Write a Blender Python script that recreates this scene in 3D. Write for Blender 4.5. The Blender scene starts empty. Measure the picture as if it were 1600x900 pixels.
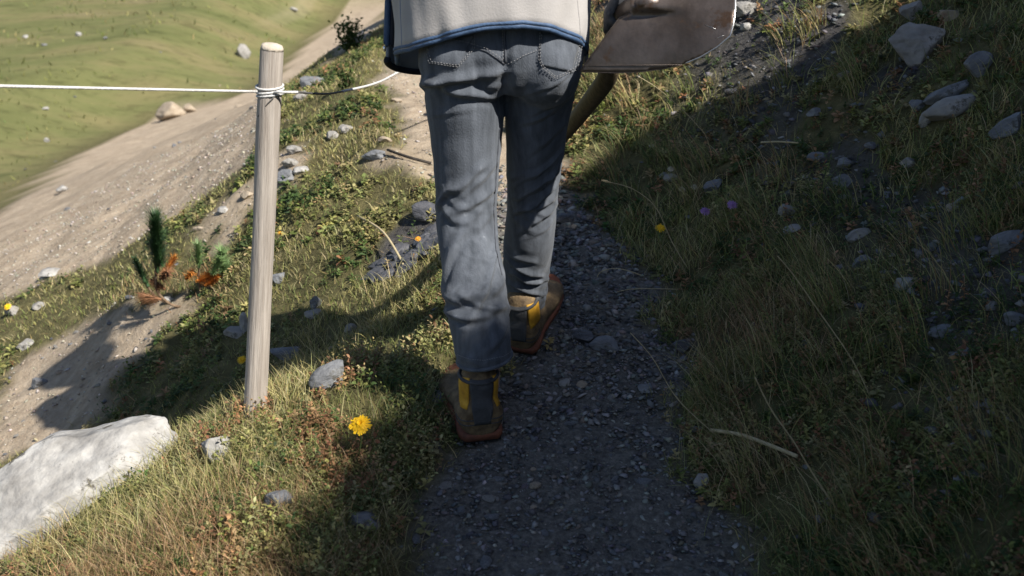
import bpy, bmesh, math, random
import numpy as np
from mathutils import Vector, Matrix
from mathutils.bvhtree import BVHTree

R = math.radians
SC = bpy.context.scene
COL = SC.collection
random.seed(7)
RNG = np.random.default_rng(7)

# ------------------------------------------------------------------ camera, sky, sun, exposure
F = 1500.0                       # focal length in photo pixels (photo 1600 wide)
PITCH = R(22.0)
CAMZ = 1.36
cam_d = bpy.data.cameras.new('camera')
cam = bpy.data.objects.new('camera', cam_d)
COL.objects.link(cam)
cam.location = (0, 0, CAMZ)
cam.rotation_euler = (math.pi/2 - PITCH, 0, 0)
cam_d.sensor_width = 36.0
cam_d.lens = 36.0*F/1600.0
cam_d.clip_start = 0.05
cam_d.clip_end = 3000
cam_d.dof.use_dof = True
cam_d.dof.focus_distance = 2.45
cam_d.dof.aperture_fstop = 4.5
SC.camera = cam

SUN_EL = R(46.0)
SUN_H = Vector((0.80, -0.60, 0)).normalized()
SUN_V = Vector((SUN_H.x*math.cos(SUN_EL), SUN_H.y*math.cos(SUN_EL), math.sin(SUN_EL)))
world = bpy.data.worlds.new('World')
SC.world = world
world.use_nodes = True
wn = world.node_tree
sky = wn.nodes.new('ShaderNodeTexSky')
sky.sky_type = 'NISHITA'
sky.sun_disc = False
sky.sun_elevation = SUN_EL
sky.sun_rotation = math.atan2(SUN_H.x, SUN_H.y)
sky.altitude = 1500
sky.dust_density = 2.0
sky.ozone_density = .6
wn.links.new(sky.outputs[0], wn.nodes['Background'].inputs[0])
wn.nodes['Background'].inputs[1].default_value = 0.065
sl = bpy.data.lights.new('sun', 'SUN')
sl.energy = 4.6
sl.angle = R(0.55)
sl.color = (1.0, 0.95, 0.86)
sun = bpy.data.objects.new('sun', sl)
COL.objects.link(sun)
sun.rotation_euler = SUN_V.to_track_quat('Z', 'Y').to_euler()
sun.location = SUN_V*30
SC.view_settings.view_transform = 'Standard'
SC.view_settings.look = 'None'
SC.view_settings.exposure = 1.0
SC.view_settings.gamma = 1.0

# ------------------------------------------------------------------ helpers
CP, SP = math.cos(PITCH), math.sin(PITCH)
def ray(px, py):
    u = (px-800)/F; v = (450-py)/F
    return np.array((u, CP+v*SP, -SP+v*CP))
CAMP = np.array((0, 0, CAMZ))
def at(px, py, Y):
    d = ray(px, py)
    return Vector(CAMP + d*(Y/d[1]))
def dep(px, py, Y):                       # distance along the view axis
    return Y/ray(px, py)[1]

def tag(o, label=None, cat=None, group=None, kind=None):
    if label: o['label'] = label
    if cat: o['category'] = cat
    if group: o['group'] = group
    if kind: o['kind'] = kind
    return o
def empty(name, loc):
    o = bpy.data.objects.new(name, None); COL.objects.link(o); o.location = loc
    o.empty_display_size = .05
    return o
def link_mesh(name, me, mat, parent=None, smooth=True):
    if mat and not me.materials: me.materials.append(mat)
    if smooth: me.polygons.foreach_set('use_smooth', [True]*len(me.polygons))
    o = bpy.data.objects.new(name, me); COL.objects.link(o)
    if parent is not None:
        o.parent = parent
        bpy.context.view_layer.update()
        o.matrix_parent_inverse = parent.matrix_world.inverted()
    return o

class MB:
    def __init__(s): s.v = []; s.f = []
    def add(s, v, f):
        n = len(s.v); s.v += [tuple(p) for p in v]; s.f += [tuple(i+n for i in q) for q in f]; return s
    def mesh(s, name):
        me = bpy.data.meshes.new(name); me.from_pydata(s.v, [], s.f); me.update(); return me
    def build(s, name, mat, parent=None, smooth=True):
        return link_mesh(name, s.mesh(name), mat, parent, smooth)
def frames(pts):
    pts = [Vector(p) for p in pts]; out = []
    prev = None
    for i, p in enumerate(pts):
        t = (pts[min(i+1, len(pts)-1)]-pts[max(i-1, 0)]).normalized()
        if prev is None:
            a = Vector((0, 0, 1)) if abs(t.z) < .9 else Vector((1, 0, 0))
            n = (a - t*a.dot(t)).normalized()
        else:
            n = (prev - t*prev.dot(t)).normalized()
        prev = n; out.append((p, t, n, t.cross(n)))
    return out
def tube(pts, r, n=8, cap=True):
    fr = frames(pts); m = len(fr)
    rr = r if hasattr(r, '__len__') else [r]*m
    v = []; f = []
    for i, (p, t, a, b) in enumerate(fr):
        for k in range(n):
            q = 2*math.pi*k/n
            v.append(p + (a*math.cos(q)+b*math.sin(q))*rr[i])
    for i in range(m-1):
        for k in range(n):
            f.append((i*n+k, i*n+(k+1) % n, (i+1)*n+(k+1) % n, (i+1)*n+k))
    if cap:
        f.append(tuple(range(n-1, -1, -1))); f.append(tuple((m-1)*n+k for k in range(n)))
    return v, f
def catmull(pts, n=6):
    out = []
    P = [pts[0]]+list(pts)+[pts[-1]]
    for i in range(1, len(P)-2):
        for k in range(n):
            t = k/n
            out.append(.5*((2*P[i])+(P[i+1]-P[i-1])*t+(2*P[i-1]-5*P[i]+4*P[i+1]-P[i+2])*t*t+(3*P[i]-P[i-1]-3*P[i+1]+P[i+2])*t**3))
    out.append(P[-2]); return out
def capsule(pts, rr, n=14):
    """tapered chain with rounded ends"""
    pts = [Vector(p) for p in pts]; P = []; Q = []
    d0 = (pts[0]-pts[1]).normalized(); d1 = (pts[-1]-pts[-2]).normalized()
    for a in (80, 55, 28): P.append(pts[0]+d0*rr[0]*math.sin(R(a))); Q.append(rr[0]*math.cos(R(a)))
    P += pts; Q += list(rr)
    for a in (28, 55, 80): P.append(pts[-1]+d1*rr[-1]*math.sin(R(a))); Q.append(rr[-1]*math.cos(R(a)))
    return tube(P, Q, n)
def ellipsoid(c, r, n=16, m=10, rot=None):
    v = []; f = []
    c = Vector(c)
    for i in range(m+1):
        a = math.pi*i/m
        for k in range(n):
            b = 2*math.pi*k/n
            q = Vector((r[0]*max(math.sin(a), .02)*math.cos(b), r[1]*max(math.sin(a), .02)*math.sin(b), r[2]*math.cos(a)))
            if rot: q = rot @ q
            v.append(c+q)
    for i in range(m):
        for k in range(n):
            f.append((i*n+k, (i+1)*n+k, (i+1)*n+(k+1) % n, i*n+(k+1) % n))
    f.append(tuple(range(n))); f.append(tuple(m*n+k for k in range(n-1, -1, -1)))
    return v, f
def loft(rings, cap=True):
    n = len(rings[0]); v = [p for r in rings for p in r]; f = []
    for i in range(len(rings)-1):
        for k in range(n):
            f.append((i*n+k, i*n+(k+1) % n, (i+1)*n+(k+1) % n, (i+1)*n+k))
    if cap:
        f.append(tuple(range(n-1, -1, -1))); f.append(tuple((len(rings)-1)*n+k for k in range(n)))
    return v, f
def voxel(mb, name, size, smooth=6, fac=.5):
    me = mb.mesh(name)
    bm = bmesh.new(); bm.from_mesh(me); bmesh.ops.recalc_face_normals(bm, faces=bm.faces); bm.to_mesh(me); bm.free()
    o = bpy.data.objects.new('tmp', me); COL.objects.link(o)
    m = o.modifiers.new('r', 'REMESH'); m.mode = 'VOXEL'; m.voxel_size = size; m.adaptivity = 0
    if smooth:
        s = o.modifiers.new('s', 'SMOOTH'); s.iterations = smooth; s.factor = fac
    dg = bpy.context.evaluated_depsgraph_get(); dg.update()
    out = bpy.data.meshes.new_from_object(o.evaluated_get(dg))
    bpy.data.objects.remove(o); bpy.data.meshes.remove(me)
    out.name = name
    return out
def mesh_np(me):
    v = np.empty(len(me.vertices)*3, np.float32); me.vertices.foreach_get('co', v)
    n = np.empty(len(me.vertices)*3, np.float32); me.vertex_normals.foreach_get('vector', n)
    return v.reshape(-1, 3).astype(float), n.reshape(-1, 3).astype(float)
def set_co(me, v):
    me.vertices.foreach_set('co', v.astype(np.float32).ravel()); me.update()
def bvh_of(me):
    return BVHTree.FromPolygons([v.co[:] for v in me.vertices], [tuple(p.vertices) for p in me.polygons])
def big_mesh(name, v, tris, col=None):
    me = bpy.data.meshes.new(name)
    nv, nt = len(v), len(tris)
    me.vertices.add(nv); me.vertices.foreach_set('co', np.ascontiguousarray(v, np.float32).ravel())
    me.loops.add(nt*3); me.loops.foreach_set('vertex_index', np.ascontiguousarray(tris, np.int32).ravel())
    me.polygons.add(nt); me.polygons.foreach_set('loop_start', np.arange(0, nt*3, 3, dtype=np.int32))
    me.update(calc_edges=True)
    if col is not None:
        a = me.attributes.new('Col', 'FLOAT_COLOR', 'POINT')
        c = np.ones((nv, 4), np.float32); c[:, :3] = col; a.data.foreach_set('color', c.ravel())
    return me

# value noise -----------------------------------------------------------------
def _h(ix, iy, s):
    n = (ix.astype(np.int64)*374761393 + iy.astype(np.int64)*668265263 + s*1274126177) & 0xffffffff
    n = ((n ^ (n >> 13))*1274126177) & 0xffffffff
    return ((n ^ (n >> 16)) & 0xffff)/65535.0
def vnoise(x, y, s=0):
    x = np.asarray(x, float); y = np.asarray(y, float)
    ix = np.floor(x); iy = np.floor(y); fx = x-ix; fy = y-iy
    fx = fx*fx*(3-2*fx); fy = fy*fy*(3-2*fy)
    a = _h(ix, iy, s); b = _h(ix+1, iy, s); c = _h(ix, iy+1, s); d = _h(ix+1, iy+1, s)
    return (a*(1-fx)+b*fx)*(1-fy)+(c*(1-fx)+d*fx)*fy
def fbm(x, y, s=0, o=4):
    t = 0; a = .5
    for i in range(o):
        t = t + a*vnoise(x, y, s+i*17); x = x*2.03; y = y*2.03; a *= .5
    return t/(1-.5**o)
def sstep(a, b, x):
    t = np.clip((x-a)/(b-a), 0, 1); return t*t*(3-2*t)

# materials -------------------------------------------------------------------
def nn(nt, t, **k):
    n = nt.nodes.new(t)
    for a, b in k.items(): setattr(n, a, b)
    return n
def mat(name, c1, c2=None, c3=None, scale=8, detail=6, stretch=(1, 1, 1), rough=.85, metal=0, bump=0, bscale=60, bstretch=None,
        lo=.35, hi=.65, spec=.3, attr=False, trans=0, coord='Object', sheen=0, spots=None):
    m = bpy.data.materials.new(name); m.use_nodes = True; nt = m.node_tree; L = nt.links.new
    b = nt.nodes['Principled BSDF']; out = nt.nodes['Material Output']
    b.inputs['Roughness'].default_value = rough; b.inputs['Metallic'].default_value = metal
    b.inputs['Specular IOR Level'].default_value = spec
    if sheen: b.inputs['Sheen Weight'].default_value = sheen
    tc = nn(nt, 'ShaderNodeTexCoord')
    if attr:
        a = nn(nt, 'ShaderNodeAttribute', attribute_name='Col'); col = a.outputs['Color']
    elif c2 is None:
        rgb = nn(nt, 'ShaderNodeRGB'); rgb.outputs[0].default_value = (*c1, 1); col = rgb.outputs[0]
    else:
        mp = nn(nt, 'ShaderNodeMapping'); mp.inputs['Scale'].default_value = stretch
        L(tc.outputs[coord], mp.inputs[0])
        ns = nn(nt, 'ShaderNodeTexNoise'); ns.inputs['Scale'].default_value = scale; ns.inputs['Detail'].default_value = detail
        ns.inputs['Roughness'].default_value = .62
        L(mp.outputs[0], ns.inputs['Vector'])
        cr = nn(nt, 'ShaderNodeValToRGB'); e = cr.color_ramp.elements
        e[0].position = lo; e[0].color = (*c1, 1); e[1].position = hi; e[1].color = (*c2, 1)
        if c3 is not None:
            q = e.new(min(.98, hi+.1)); q.color = (*c3, 1)
        L(ns.outputs['Fac'], cr.inputs[0]); col = cr.outputs[0]
    if spots:                      # lichen, stains and scuffs: (colour, scale, threshold)
        sn = nn(nt, 'ShaderNodeTexNoise'); sn.inputs['Scale'].default_value = spots[1]; sn.inputs['Detail'].default_value = 8; sn.inputs['Roughness'].default_value = .7
        L(tc.outputs[coord], sn.inputs['Vector'])
        sr = nn(nt, 'ShaderNodeValToRGB'); sr.color_ramp.elements[0].position = spots[2]; sr.color_ramp.elements[1].position = spots[2]+.06; L(sn.outputs['Fac'], sr.inputs[0])
        sx = nn(nt, 'ShaderNodeMix', data_type='RGBA'); L(sr.outputs[0], sx.inputs[0]); L(col, sx.inputs[6]); sx.inputs[7].default_value = (*spots[0], 1); col = sx.outputs[2]
    L(col, b.inputs['Base Color'])
    if bump:
        mp2 = nn(nt, 'ShaderNodeMapping'); mp2.inputs['Scale'].default_value = bstretch or stretch
        L(tc.outputs[coord], mp2.inputs[0])
        n2 = nn(nt, 'ShaderNodeTexNoise'); n2.inputs['Scale'].default_value = bscale; n2.inputs['Detail'].default_value = 5
        L(mp2.outputs[0], n2.inputs['Vector'])
        bp = nn(nt, 'ShaderNodeBump'); bp.inputs['Strength'].default_value = bump; bp.inputs['Distance'].default_value = .01
        L(n2.outputs['Fac'], bp.inputs['Height']); L(bp.outputs[0], b.inputs['Normal'])
    if trans:
        tr = nn(nt, 'ShaderNodeBsdfTranslucent'); L(col, tr.inputs[0])
        mx = nn(nt, 'ShaderNodeMixShader'); mx.inputs[0].default_value = trans
        L(b.outputs[0], mx.inputs[1]); L(tr.outputs[0], mx.inputs[2]); L(mx.outputs[0], out.inputs[0])
    return m

# ------------------------------------------------------------------ terrain
PCY = np.array([-6, 0, 1.65, 2.4, 2.9, 3.4, 4.0, 5.0, 6.5, 8.5, 11, 16, 30])
PCX = np.array([.0, .05, .11, .21, .14, -.0, -.25, -.42, -.50, -.60, -.6, .2, 3])
def pc(y): return np.interp(y, PCY, PCX)
PHW = lambda y: np.interp(y, [0, 1.6, 2.2, 2.9, 3.4, 4, 5, 12], [.36, .31, .25, .21, .25, .24, .26, .3])
ZY = np.array([-6, 0, 3.5, 5, 7, 10, 14, 20, 60]); ZZ = np.array([-.72, 0, .42, .50, .48, .34, .15, .0, 0])
BKD = np.array([-1, 0, .12, .5, 1.0, 1.6, 2.2, 2.8, 5, 40])
def bank(d, y):
    near = np.interp(d, [0, .10, .6, 1.3, 1.7, 2.2, 3.2, 8, 60], [0, .03, .38, .98, 1.75, 3.47, 4.15, 6.6, 22])
    far = np.interp(d, [0, .10, .6, 1.3, 1.75, 2.3, 3.2, 8, 60], [0, .02, .30, .80, 1.10, 1.42, 1.9, 4.0, 20])
    near = near*(1+.10*(fbm(np.asarray(y, float)*1.3, d*.4, 201, 3)-.5)*sstep(1.4, 2.2, d))
    back = near + np.interp(d, [.9, 2.3, 8], [0, .70, .85])  # unseen crest raised here to cast shade over the lower left
    k = sstep(1.35, 2.75, y); j = sstep(.5, -.6, y)
    return near*(1-k)*(1-j) + far*k + back*j*(1-k)
def base(x, y, noise=True):
    x = np.asarray(x, float); y = np.asarray(y, float)
    c = pc(y); hw = PHW(y)
    z = np.interp(y, ZY, ZZ)
    dr = x-(c+hw); dl = (c-hw)-x
    z = z + np.where(dr > 0, bank(np.maximum(dr, 0), y), 0)
    q = np.maximum(dl, 0)
    gy_ = sstep(2.05, 2.45, y)
    z = z + .03*sstep(0, .12, dl) - np.interp(q, [0, .10, .55, 1.5, 3.2, 8, 60], [0, 0, .10, .55, 1.25, 3.1, 16])*(1-gy_) - np.interp(q, [0, .10, .55, 1.5, 3.2, 8, 60], [0, 0, .20, .86, 1.6, 3.4, 16])*gy_
    if not noise: return z
    z = z + (fbm(x*1.9, y*1.9, 3, 4)-.5)*.13*sstep(0, .35, np.maximum(dr, dl))
    return z + (fbm(x*7, y*7, 9, 3)-.5)*.025
base0 = lambda x, y: base(x, y, False)
def hit(px, py, fn=None):
    fn = fn or (lambda x, y: ground(x, y))
    d = ray(px, py)
    t = np.concatenate([np.arange(.7, 12, .012), np.geomspace(12, 900, 1500)])
    P = CAMP[None]+d[None]*t[:, None]
    b = P[:, 2] < fn(P[:, 0], P[:, 1])
    i = int(np.argmax(b)) if b.any() else len(t)-1
    a0, a1 = t[max(i-1, 0)], t[i]
    for _ in range(12):
        m = .5*(a0+a1); p = CAMP+d*m
        if p[2] < fn(p[0], p[1]): a1 = m
        else: a0 = m
    p = CAMP+d*a1
    return Vector((p[0], p[1], float(fn(p[0], p[1]))))
# edge of the dirt track, beyond which the slope falls to the meadow (world points)
EDGE = [hit(a, b, base0).xy for a, b in ((0, 335), (60, 288), (110, 247), (160, 224), (240, 190), (330, 166), (400, 142), (430, 120), (468, 84), (500, 52), (535, 26))]
e0, e1 = EDGE[0], EDGE[-1]
EDGE = [Vector((-40, -14)), Vector((-9, .2)), Vector((e0.x-1.2, e0.y-1.4))] + EDGE + [Vector((e1.x-.05, e1.y+2.5)), Vector((-1.6, e1.y+9)), Vector((4, 60)), Vector((30, 300))]
EDGE = np.array([tuple(p) for p in EDGE])
def inpoly(x, y, poly):
    r = np.zeros(np.shape(x), bool); n = len(poly)
    for i in range(n):
        x0, y0 = poly[i]; x1, y1 = poly[(i+1) % n]
        c = ((y0 > y) != (y1 > y)) & (x < (x1-x0)*(y-y0)/(y1-y0+1e-12)+x0); r ^= c
    return r
def seg_dist(x, y, poly, closed=False):
    best = np.full(np.shape(x), 1e9); sg = np.zeros(np.shape(x))
    n = len(poly); m = n if closed else n-1
    for i in range(m):
        a = poly[i]; b = poly[(i+1) % n]; dx, dy = b-a
        L2 = dx*dx+dy*dy+1e-12
        t = np.clip(((x-a[0])*dx+(y-a[1])*dy)/L2, 0, 1)
        qx = x-(a[0]+t*dx); qy = y-(a[1]+t*dy); dd = np.hypot(qx, qy)
        s = np.sign(dx*qy-dy*qx); k = dd < best-1e-9
        best = np.where(k, dd, best); sg = np.where(k, s, sg)
    return best, sg
VALLEY = np.concatenate([EDGE, [(400, 950), (-900, 950), (-900, -14)]])
def edge_s(x, y):                      # > 0 beyond the edge (valley side)
    d, s = seg_dist(x, y, EDGE); return np.where(inpoly(x, y, VALLEY), d, -d)
def meadow(x, y):
    z = -3.4 - .05*np.clip(-x-4, 0, 30) + np.where(y > 20, (y-20)*.062, 0) + np.where(y > 60, (y-60)*.16, 0)
    return z + (fbm(x*.25, y*.25, 31, 4)-.5)*.55
def ground(x, y):
    x = np.asarray(x, float); y = np.asarray(y, float)
    b = base(x, y); s = edge_s(x, y)
    k = sstep(0, 5.0, s)**.8
    m = np.minimum(meadow(x, y), b+1.5*sstep(8, 30, y)*20)
    return b*(1-k)+m*k
def gp(pts): return np.array([tuple(hit(a, b).xy) for a, b in pts])
TRACK = gp([(-250, 470), (0, 335), (60, 288), (110, 247), (160, 224), (240, 190), (330, 166), (400, 142), (440, 112), (470, 82), (500, 50), (540, 24), (600, 6), (612, 24), (570, 60), (520, 96), (455, 118), (430, 175), (395, 235), (390, 262), (330, 300), (280, 332), (200, 388), (130, 425), (60, 445), (0, 462), (-250, 570)])
MPATH = gp([(200, -8), (300, 1), (380, 11), (500, 13), (500, 19), (380, 18), (300, 8), (200, -1)])
DIRT = gp([(-60, 740), (-10, 640), (25, 575), (75, 530), (140, 492), (225, 462), (290, 462), (300, 485), (250, 530), (205, 575), (160, 640), (120, 668), (40, 705), (-20, 770)])
DIRT2 = gp([(300, 362), (345, 318), (395, 280), (440, 235), (470, 222), (470, 262), (440, 300), (400, 330), (345, 385)])
DIRT3 = gp([(560, 262), (560, 240), (620, 232), (690, 180), (700, 300), (640, 262)])
DIRT4 = gp([(575, 430), (600, 375), (630, 345), (690, 335), (700, 385), (640, 400)])
def soft(x, y, poly, w):
    d, _ = seg_dist(x, y, poly, True); s = np.where(inpoly(x, y, poly), d, -d)
    s = s + (fbm(x*6, y*6, 77, 4)-.5)*w*2.4
    return sstep(-w*.5, w*.5, s)
def masks(x, y):
    """(path, track, dark earth) weights in world space"""
    c = pc(y); hw = PHW(y)
    s = hw-np.abs(x-c) + (fbm(x*5, y*5, 41, 4)-.5)*.26
    path = sstep(-.05, .09, s+(fbm(x*17, y*17, 43, 3)-.5)*.10)*sstep(6.5, 4.8, y)
    tr = np.maximum.reduce([soft(x, y, TRACK, .10), soft(x, y, DIRT, .10), soft(x, y, DIRT2, .12)*.9, soft(x, y, DIRT3, .1)*.8])
    tr = np.maximum(tr, path*sstep(2.95, 3.5, y+fbm(x*3, y*3, 45, 2)*.4-.2)*.9)
    tr = np.maximum(tr, soft(x, y, MPATH, .5))
    dark = soft(x, y, DIRT4, .06)
    dr = x-(c+hw)
    scree = sstep(.25, .8, dr)*sstep(.41, .52, fbm(x*2.6+y*.7, y*2.2-x*.7, 55, 4))
    return path, tr, np.maximum(dark, scree)

# ------------------------------------------------------------------ ground sheet
def axis(spec):
    out = [spec[0][0]]
    for (a, s) in spec[1:]:
        n = max(1, int(round((a-out[-1])/s))); out += list(np.linspace(out[-1], a, n+1)[1:])
    return np.array(out)
gx = axis([(-600, 1), (-150, 90), (-40, 12), (-14, 2.0), (-6, .35), (-2.6, .07), (-1.3, .035), (1.6, .024), (2.6, .06), (5, .2), (14, 1.2), (60, 8), (400, 80)])
gy = axis([(-40, 1), (-6, 4), (-1, .5), (.7, .12), (3.9, .024), (6, .05), (9, .12), (14, .4), (40, 1.5), (140, 8), (900, 90)])
X, Y = np.meshgrid(gx, gy)
Z = ground(X, Y)
Pm, Tm, Dm = masks(X, Y)
Sm = edge_s(X, Y)
near = (X > -4) & (X < 2) & (Y > .6) & (Y < 8)
Z = Z + np.where(near, (fbm(X*24, Y*24, 5, 3)-.5)*.018, 0)
nxg, nyg = len(gx), len(gy)
V = np.stack([X, Y, Z], -1).reshape(-1, 3)
ii = (np.arange(nyg-1)[:, None]*nxg+np.arange(nxg-1)[None]).ravel()
T = np.concatenate([np.stack([ii, ii+1, ii+nxg+1], 1), np.stack([ii, ii+nxg+1, ii+nxg], 1)])
gme = big_mesh('ground', V, T, np.stack([Pm, Tm, Dm], -1).reshape(-1, 3))
a = gme.attributes.new('Edge', 'FLOAT', 'POINT'); a.data.foreach_set('value', sstep(.0, 1.2, Sm).ravel().astype(np.float32))

def ground_material():
    m = bpy.data.materials.new('alpine_ground'); m.use_nodes = True; nt = m.node_tree; L = nt.links.new
    b = nt.nodes['Principled BSDF']; b.inputs['Roughness'].default_value = .95; b.inputs['Specular IOR Level'].default_value = .15
    tc = nn(nt, 'ShaderNodeTexCoord')
    def noise(sc, det=6, ro=.6, vec=None):
        n = nn(nt, 'ShaderNodeTexNoise'); n.inputs['Scale'].default_value = sc; n.inputs['Detail'].default_value = det; n.inputs['Roughness'].default_value = ro
        L(vec or tc.outputs['Object'], n.inputs['Vector']); return n.outputs['Fac']
    def ramp(f, stops):
        c = nn(nt, 'ShaderNodeValToRGB'); e = c.color_ramp.elements
        e[0].position, e[0].color = stops[0][0], (*stops[0][1], 1); e[1].position, e[1].color = stops[-1][0], (*stops[-1][1], 1)
        for p, q in stops[1:-1]: k = e.new(p); k.color = (*q, 1)
        L(f, c.inputs[0]); return c.outputs[0]
    def mix(f, a, c):
        x = nn(nt, 'ShaderNodeMix', data_type='RGBA'); L(f, x.inputs[0]); L(a, x.inputs[6]); L(c, x.inputs[7]); return x.outputs[2]
    at_ = nn(nt, 'ShaderNodeAttribute', attribute_name='Col'); sp = nn(nt, 'ShaderNodeSeparateColor'); L(at_.outputs['Color'], sp.inputs[0])
    ed = nn(nt, 'ShaderNodeAttribute', attribute_name='Edge')
    soil = ramp(noise(14, 8, .7), [(.3, (.045, .038, .018)), (.5, (.10, .09, .04)), (.7, (.17, .145, .07))])
    gravel = ramp(noise(70, 6, .75), [(.3, (.05, .047, .043)), (.5, (.118, .111, .10)), (.68, (.21, .195, .175))])
    track = ramp(noise(22, 8, .72), [(.28, (.29, .225, .16)), (.5, (.41, .33, .245)), (.7, (.48, .40, .31))])
    earth = ramp(noise(40, 7, .7), [(.3, (.03, .028, .028)), (.6, (.085, .08, .078)), (.75, (.14, .135, .13))])
    mp = nn(nt, 'ShaderNodeMapping'); mp.inputs['Scale'].default_value = (.55, 1.3, 1); L(tc.outputs['Object'], mp.inputs[0])
    mg = ramp(noise(.30, 9, .66, mp.outputs[0]), [(.30, (.092, .102, .036)), (.47, (.128, .131, .052)), (.6, (.162, .145, .066)), (.75, (.19, .158, .092))])
    mt = ramp(noise(2.2, 8, .75, mp.outputs[0]), [(.36, (.06, .068, .02)), (.50, (1, 1, 1))])
    mu = nn(nt, 'ShaderNodeMix', data_type='RGBA', blend_type='MULTIPLY'); mu.inputs[0].default_value = .45
    L(mg, mu.inputs[6]); L(mt, mu.inputs[7])
    c = mix(sp.outputs[2], soil, earth)
    c = mix(ed.outputs['Fac'], c, mu.outputs[2])
    c = mix(sp.outputs[0], c, gravel)
    rut = ramp(noise(3.2, 7, .7), [(.32, (.62, .60, .58)), (.62, (1, 1, 1))])
    tm_ = nn(nt, 'ShaderNodeMix', data_type='RGBA', blend_type='MULTIPLY'); tm_.inputs[0].default_value = .8; L(track, tm_.inputs[6]); L(rut, tm_.inputs[7])
    c = mix(sp.outputs[1], c, tm_.outputs[2])
    L(c, b.inputs['Base Color'])
    bp = nn(nt, 'ShaderNodeBump'); bp.inputs['Strength'].default_value = .7; bp.inputs['Distance'].default_value = .02
    L(noise(55, 6, .7), bp.inputs['Height']); L(bp.outputs[0], b.inputs['Normal'])
    return m
go = link_mesh('ground', gme, ground_material()); go['kind'] = 'structure'
go['label'] = 'mountain slope with a dark gravel footpath, pale dirt track and green meadow below'

# ------------------------------------------------------------------ palette
M = {}
M['foliage'] = mat('plant_blades', None, attr=True, rough=.6, trans=.32, spec=.25) if False else mat('plant_blades', (0, 0, 0), attr=True, rough=.62, trans=.3, spec=.25)
M['gravelbits'] = mat('gravel_chips', (0, 0, 0), attr=True, rough=.85, spec=.25, bump=.3, bscale=160)
M['rock_white'] = mat('pale_boulder_stone', (.15, .143, .135), (.30, .29, .278), (.38, .37, .355), scale=11, detail=9, rough=.92, bump=1.0, bscale=30, lo=.30, hi=.52, spots=((.10, .092, .08), 13, .585))
M['rock_grey'] = mat('grey_slate', (.10, .103, .112), (.20, .205, .215), (.30, .30, .30), scale=12, stretch=(1, 1, 3), rough=.7, bump=.6, bscale=60, spec=.4, spots=((.07, .068, .06), 18, .57))
M['rock_pale'] = mat('pale_stone', (.19, .18, .168), (.31, .295, .275), (.40, .38, .35), scale=14, rough=.85, bump=.7, bscale=60, spots=((.09, .083, .07), 16, .57))
M['rock_tan'] = mat('tan_stone', (.24, .19, .14), (.36, .30, .23), scale=12, rough=.9, bump=.5, bscale=70)
M['rock_dark'] = mat('dark_shale', (.035, .036, .042), (.10, .10, .11), (.2, .2, .21), scale=16, stretch=(1, 1, 5), rough=.55, bump=.6, bscale=70, spec=.5)
M['wood'] = mat('weathered_post_wood', (.27, .235, .205), (.43, .385, .345), (.50, .45, .40), scale=26, stretch=(5, 5, .22), rough=.85, bump=.35, bscale=60, bstretch=(6, 6, .3))
M['wood_end'] = mat('post_end_grain', (.36, .31, .25), (.50, .44, .37), scale=40, rough=.9, bump=.3, bscale=120)
M['rope'] = mat('white_fence_cord', (.46, .455, .445), (.58, .57, .56), scale=200, rough=.7, bump=.3, bscale=300)
M['cord_dark'] = mat('dark_cord', (.05, .05, .05), (.11, .105, .10), scale=150, rough=.7)
M['denim'] = mat('grey_denim', (.047, .054, .066), (.106, .118, .141), (.188, .203, .232), scale=13, stretch=(3.2, 3.2, .32), rough=.9, bump=.22, bscale=420, bstretch=(1, 1, .5), lo=.32, hi=.66, spec=.15, sheen=.12)
M['stitch'] = mat('denim_stitching', (.20, .20, .21), rough=.9)
M['seam'] = mat('denim_seam', (.05, .055, .068), (.085, .09, .105), scale=120, rough=.9)
M['jacket'] = mat('beige_softshell', (.315, .30, .295), (.385, .368, .36), scale=5, rough=.85, bump=.10, bscale=240, sheen=.15, spec=.15)
M['shaded_jacket_cap'] = mat('greyblue_shaded_jacket_cap', (.20, .235, .30), (.25, .285, .35), scale=8, rough=.85, bump=.1, bscale=240)  # blue-grey shade of the left sleeve put into the colour; the cap shares it
M['trim'] = mat('blue_binding', (.04, .075, .145), (.065, .11, .20), scale=90, rough=.6, bump=.2, bscale=200)
M['lining'] = mat('dark_lining', (.012, .014, .022), (.02, .022, .032), scale=20, rough=.9)
M['metal'] = mat('zip_metal', (.75, .75, .75), rough=.25, metal=1)
M['steel'] = mat('worn_shovel_steel', (.055, .042, .034), (.125, .102, .092), (.20, .188, .185), scale=8, detail=10, stretch=(1, 1, 1), rough=.40, metal=.5, spots=((.075, .045, .028), 11, .56), bump=.25, bscale=38, spec=.5)
M['edge_steel'] = mat('bare_steel_edge', (.45, .45, .46), (.6, .6, .6), scale=60, rough=.3, metal=.9)
M['shaft'] = mat('ash_shaft_wood', (.075, .058, .036), (.14, .108, .065), scale=30, stretch=(4, 4, .5), rough=.6, bump=.2, bscale=60)
M['skin'] = mat('skin', (.45, .29, .21), (.52, .34, .25), scale=20, rough=.6)
M['glove'] = mat('dark_work_glove', (.035, .036, .04), (.09, .09, .095), scale=30, rough=.8, bump=.4, bscale=90)
M['hair'] = mat('brown_hair', (.04, .025, .015), (.09, .055, .03), scale=60, stretch=(3, 3, .3), rough=.7)
M['shoe'] = mat('brown_shoe_leather', (.075, .05, .028), (.19, .132, .07), (.27, .20, .12), scale=38, rough=.75, bump=.35, bscale=160)
M['shoe_yellow'] = mat('yellow_shoe_panel', (.36, .18, .02), (.60, .33, .03), scale=34, rough=.65, bump=.15, bscale=200)
M['shoe_grey'] = mat('charcoal_shoe_panel', (.04, .042, .046), (.075, .076, .08), scale=30, rough=.85, bump=.3, bscale=300)
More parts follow.
